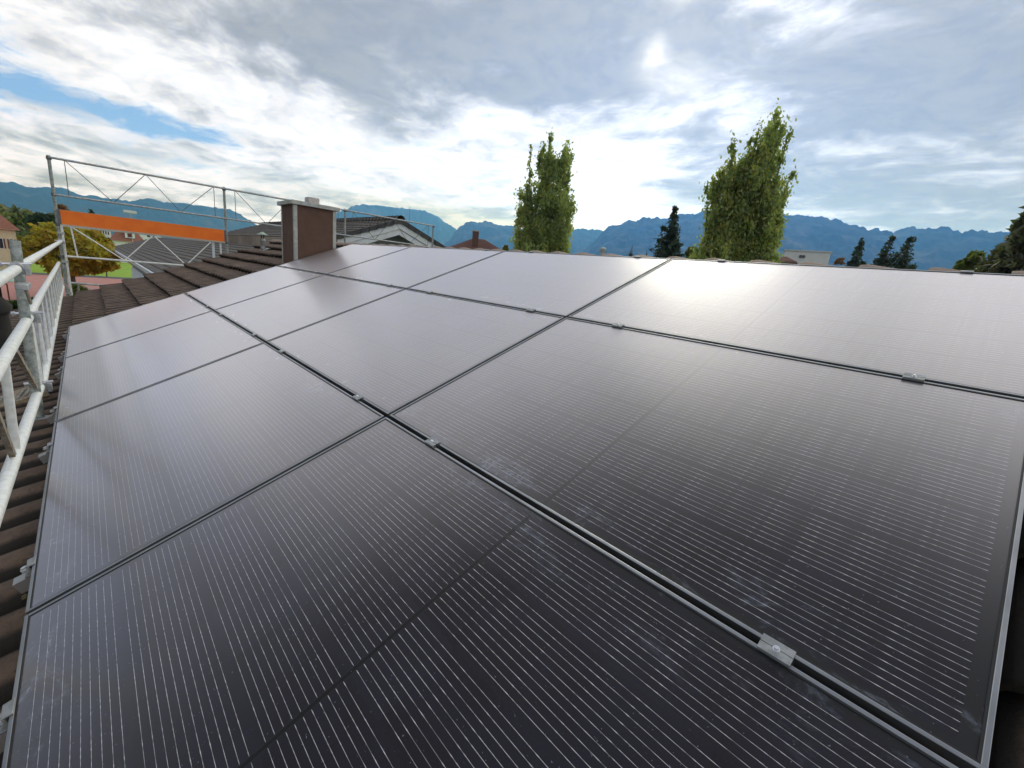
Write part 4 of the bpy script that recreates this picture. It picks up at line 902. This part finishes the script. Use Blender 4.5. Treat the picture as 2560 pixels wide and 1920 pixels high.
# ------------------------------------------------------------------ mountains
M['mount'] = mat('mountain_forest_and_rock', (.010, .018, .018), 1.0, 0, col2=(.085, .09, .095), vscale=.0022, detail=13, lo=.52, hi=.70, bump=.0)
def mountain(name, sil, D, depth=2600, n=420, rough=1.0, base=-5.5, seed=1):
    "sil: crest silhouette (x, y) of the photograph, built at distance D with real depth"
    pts = [far(x, y, D) for x, y in sil]
    azs = np.array([math.atan2(p.y, p.x) for p in pts]); hs = np.array([p.z for p in pts])
    od = np.argsort(azs); azs, hs = azs[od], hs[od]
    A = np.linspace(azs[0], azs[-1], n); rg = np.random.default_rng(seed)
    Hc = np.interp(A, azs, hs); jag = sum(np.interp(A, np.linspace(A[0], A[-1], k), rg.normal(0, 1, k)) * w_ for k, w_ in ((60, 8), (130, 7), (260, 5)))
    def fbm(x, y, oct_=6):
        v = np.zeros_like(x); a = 1.0; f_ = 1.0
        for k in range(oct_):
            p1, p2 = rg.random(2) * 6.28; q = rg.random() * 3
            v += a * np.sin(f_ * x + p1 + q * np.sin(f_ * .7 * y + p2)) * np.cos(f_ * .9 * y + p2 + .6 * np.sin(f_ * x * .8)); a *= .55; f_ *= 1.95
        return v
    m_ = 60; T_ = np.linspace(-1, 1, m_); T_ = np.sign(T_) * np.abs(T_) ** 1.6; verts = []
    AA, TT = np.meshgrid(A, T_, indexing='ij')
    X_ = AA * D / 420.0; Yv = TT * depth / 420.0
    ridge_ = 1 - np.abs(TT) ** .85
    nz = fbm(X_, Yv)
    Hh = Hc[:, None] * ridge_ * (1 + .10 * rough * nz * np.abs(TT) ** .6) + 42 * rough * fbm(X_ * 2.7, Yv * 2.7, 5) * np.clip(np.abs(TT) * 6, .08, 1)
    Hh = Hh + jag[:, None] * rough * np.exp(-np.abs(TT) * 22)
    Hh = np.where(np.abs(TT) > .985, base - 30, np.maximum(Hh, base - 20))
    crest = np.abs(TT) < .03
    Rr = D + TT * depth + 60 * fbm(X_ * 1.3, Yv * 1.3, 4)
    v = np.stack([Rr * np.cos(AA), Rr * np.sin(AA), Hh], -1).reshape(-1, 3)
    f_ = [(i * m_ + j, (i + 1) * m_ + j, (i + 1) * m_ + j + 1, i * m_ + j + 1) for i in range(n - 1) for j in range(m_ - 1)]
    b = MB(); b.v = [tuple(p) for p in v]; b.f = f_; b.mi = [0] * len(f_); o = b.build(name, M['mount'], fix=False); o['kind'] = 'structure'; return o
mountain('mountain', [(-700, 470), (-300, 440), (-60, 440), (0, 452), (54, 460), (81, 468), (117, 468), (152, 468), (176, 479), (206, 487), (244, 490), (290, 498), (325, 502), (372, 497), (407, 505), (461, 509), (515, 515), (573, 522), (597, 536), (627, 551), (660, 575), (700, 600), (740, 622)], 12700, depth=1200, seed=3)
mountain('mountain', [(700, 622), (780, 570), (830, 535), (880, 516), (911, 509), (959, 514), (1010, 520), (1060, 526), (1095, 540), (1117, 557), (1139, 570), (1170, 600), (1230, 640)], 12600, depth=1200, seed=5)
mountain('mountain', [(1080, 650), (1110, 612), (1127, 597), (1146, 567), (1160, 557), (1173, 552.6), (1192, 555), (1217, 554), (1230, 557), (1246, 563), (1273, 563), (1310, 568), (1350, 574), (1400, 573), (1431, 571), (1452, 570), (1493, 574), (1515, 577), (1560, 600), (1640, 640), (1700, 690)], 8600, seed=8)
mountain('mountain', [(1400, 690), (1440, 645), (1465, 622), (1490, 600), (1505, 583), (1520, 570), (1556, 559), (1572, 551), (1588, 551), (1610, 543), (1632, 544), (1640, 542), (1650, 548), (1675, 540), (1693, 532), (1717, 532), (1738, 534), (1759, 526), (1800, 520), (1850, 515), (1900, 520), (1950, 530), (1985, 538), (2001, 537), (2043, 543), (2094, 549), (2124, 557), (2169, 570), (2190, 567), (2228, 579), (2250, 600), (2330, 680)], 6400, seed=11)
mountain('mountain', [(2080, 700), (2140, 640), (2190, 600), (2228, 580), (2273, 569), (2318, 572), (2363, 566), (2407, 580), (2437, 573), (2482, 578), (2515, 578), (2560, 572), (2700, 560), (2900, 540), (3300, 500)], 7200, seed=14)

# ------------------------------------------------------------------ air
HZ = bpy.data.materials.new('valley_haze'); HZ.use_nodes = True; t = NT(HZ.node_tree); t.n.clear(); o_ = t.new('ShaderNodeOutputMaterial')
pv_ = t.new('ShaderNodeVolumePrincipled'); pv_.inputs['Color'].default_value = (.085, .30, 1.0, 1); pv_.inputs['Absorption Color'].default_value = (1, 1, 1, 1)
pv_.inputs['Density'].default_value = 1.8e-4; pv_.inputs['Anisotropy'].default_value = .5; t.l.new(pv_.outputs[0], o_.inputs['Volume'])
b = MB().box(-14200, 14200, -14200, 14200, GZ - 45, 1950); hz = b.build('haze', HZ); tag(hz, kind='stuff')
hz.display_type = 'WIRE'
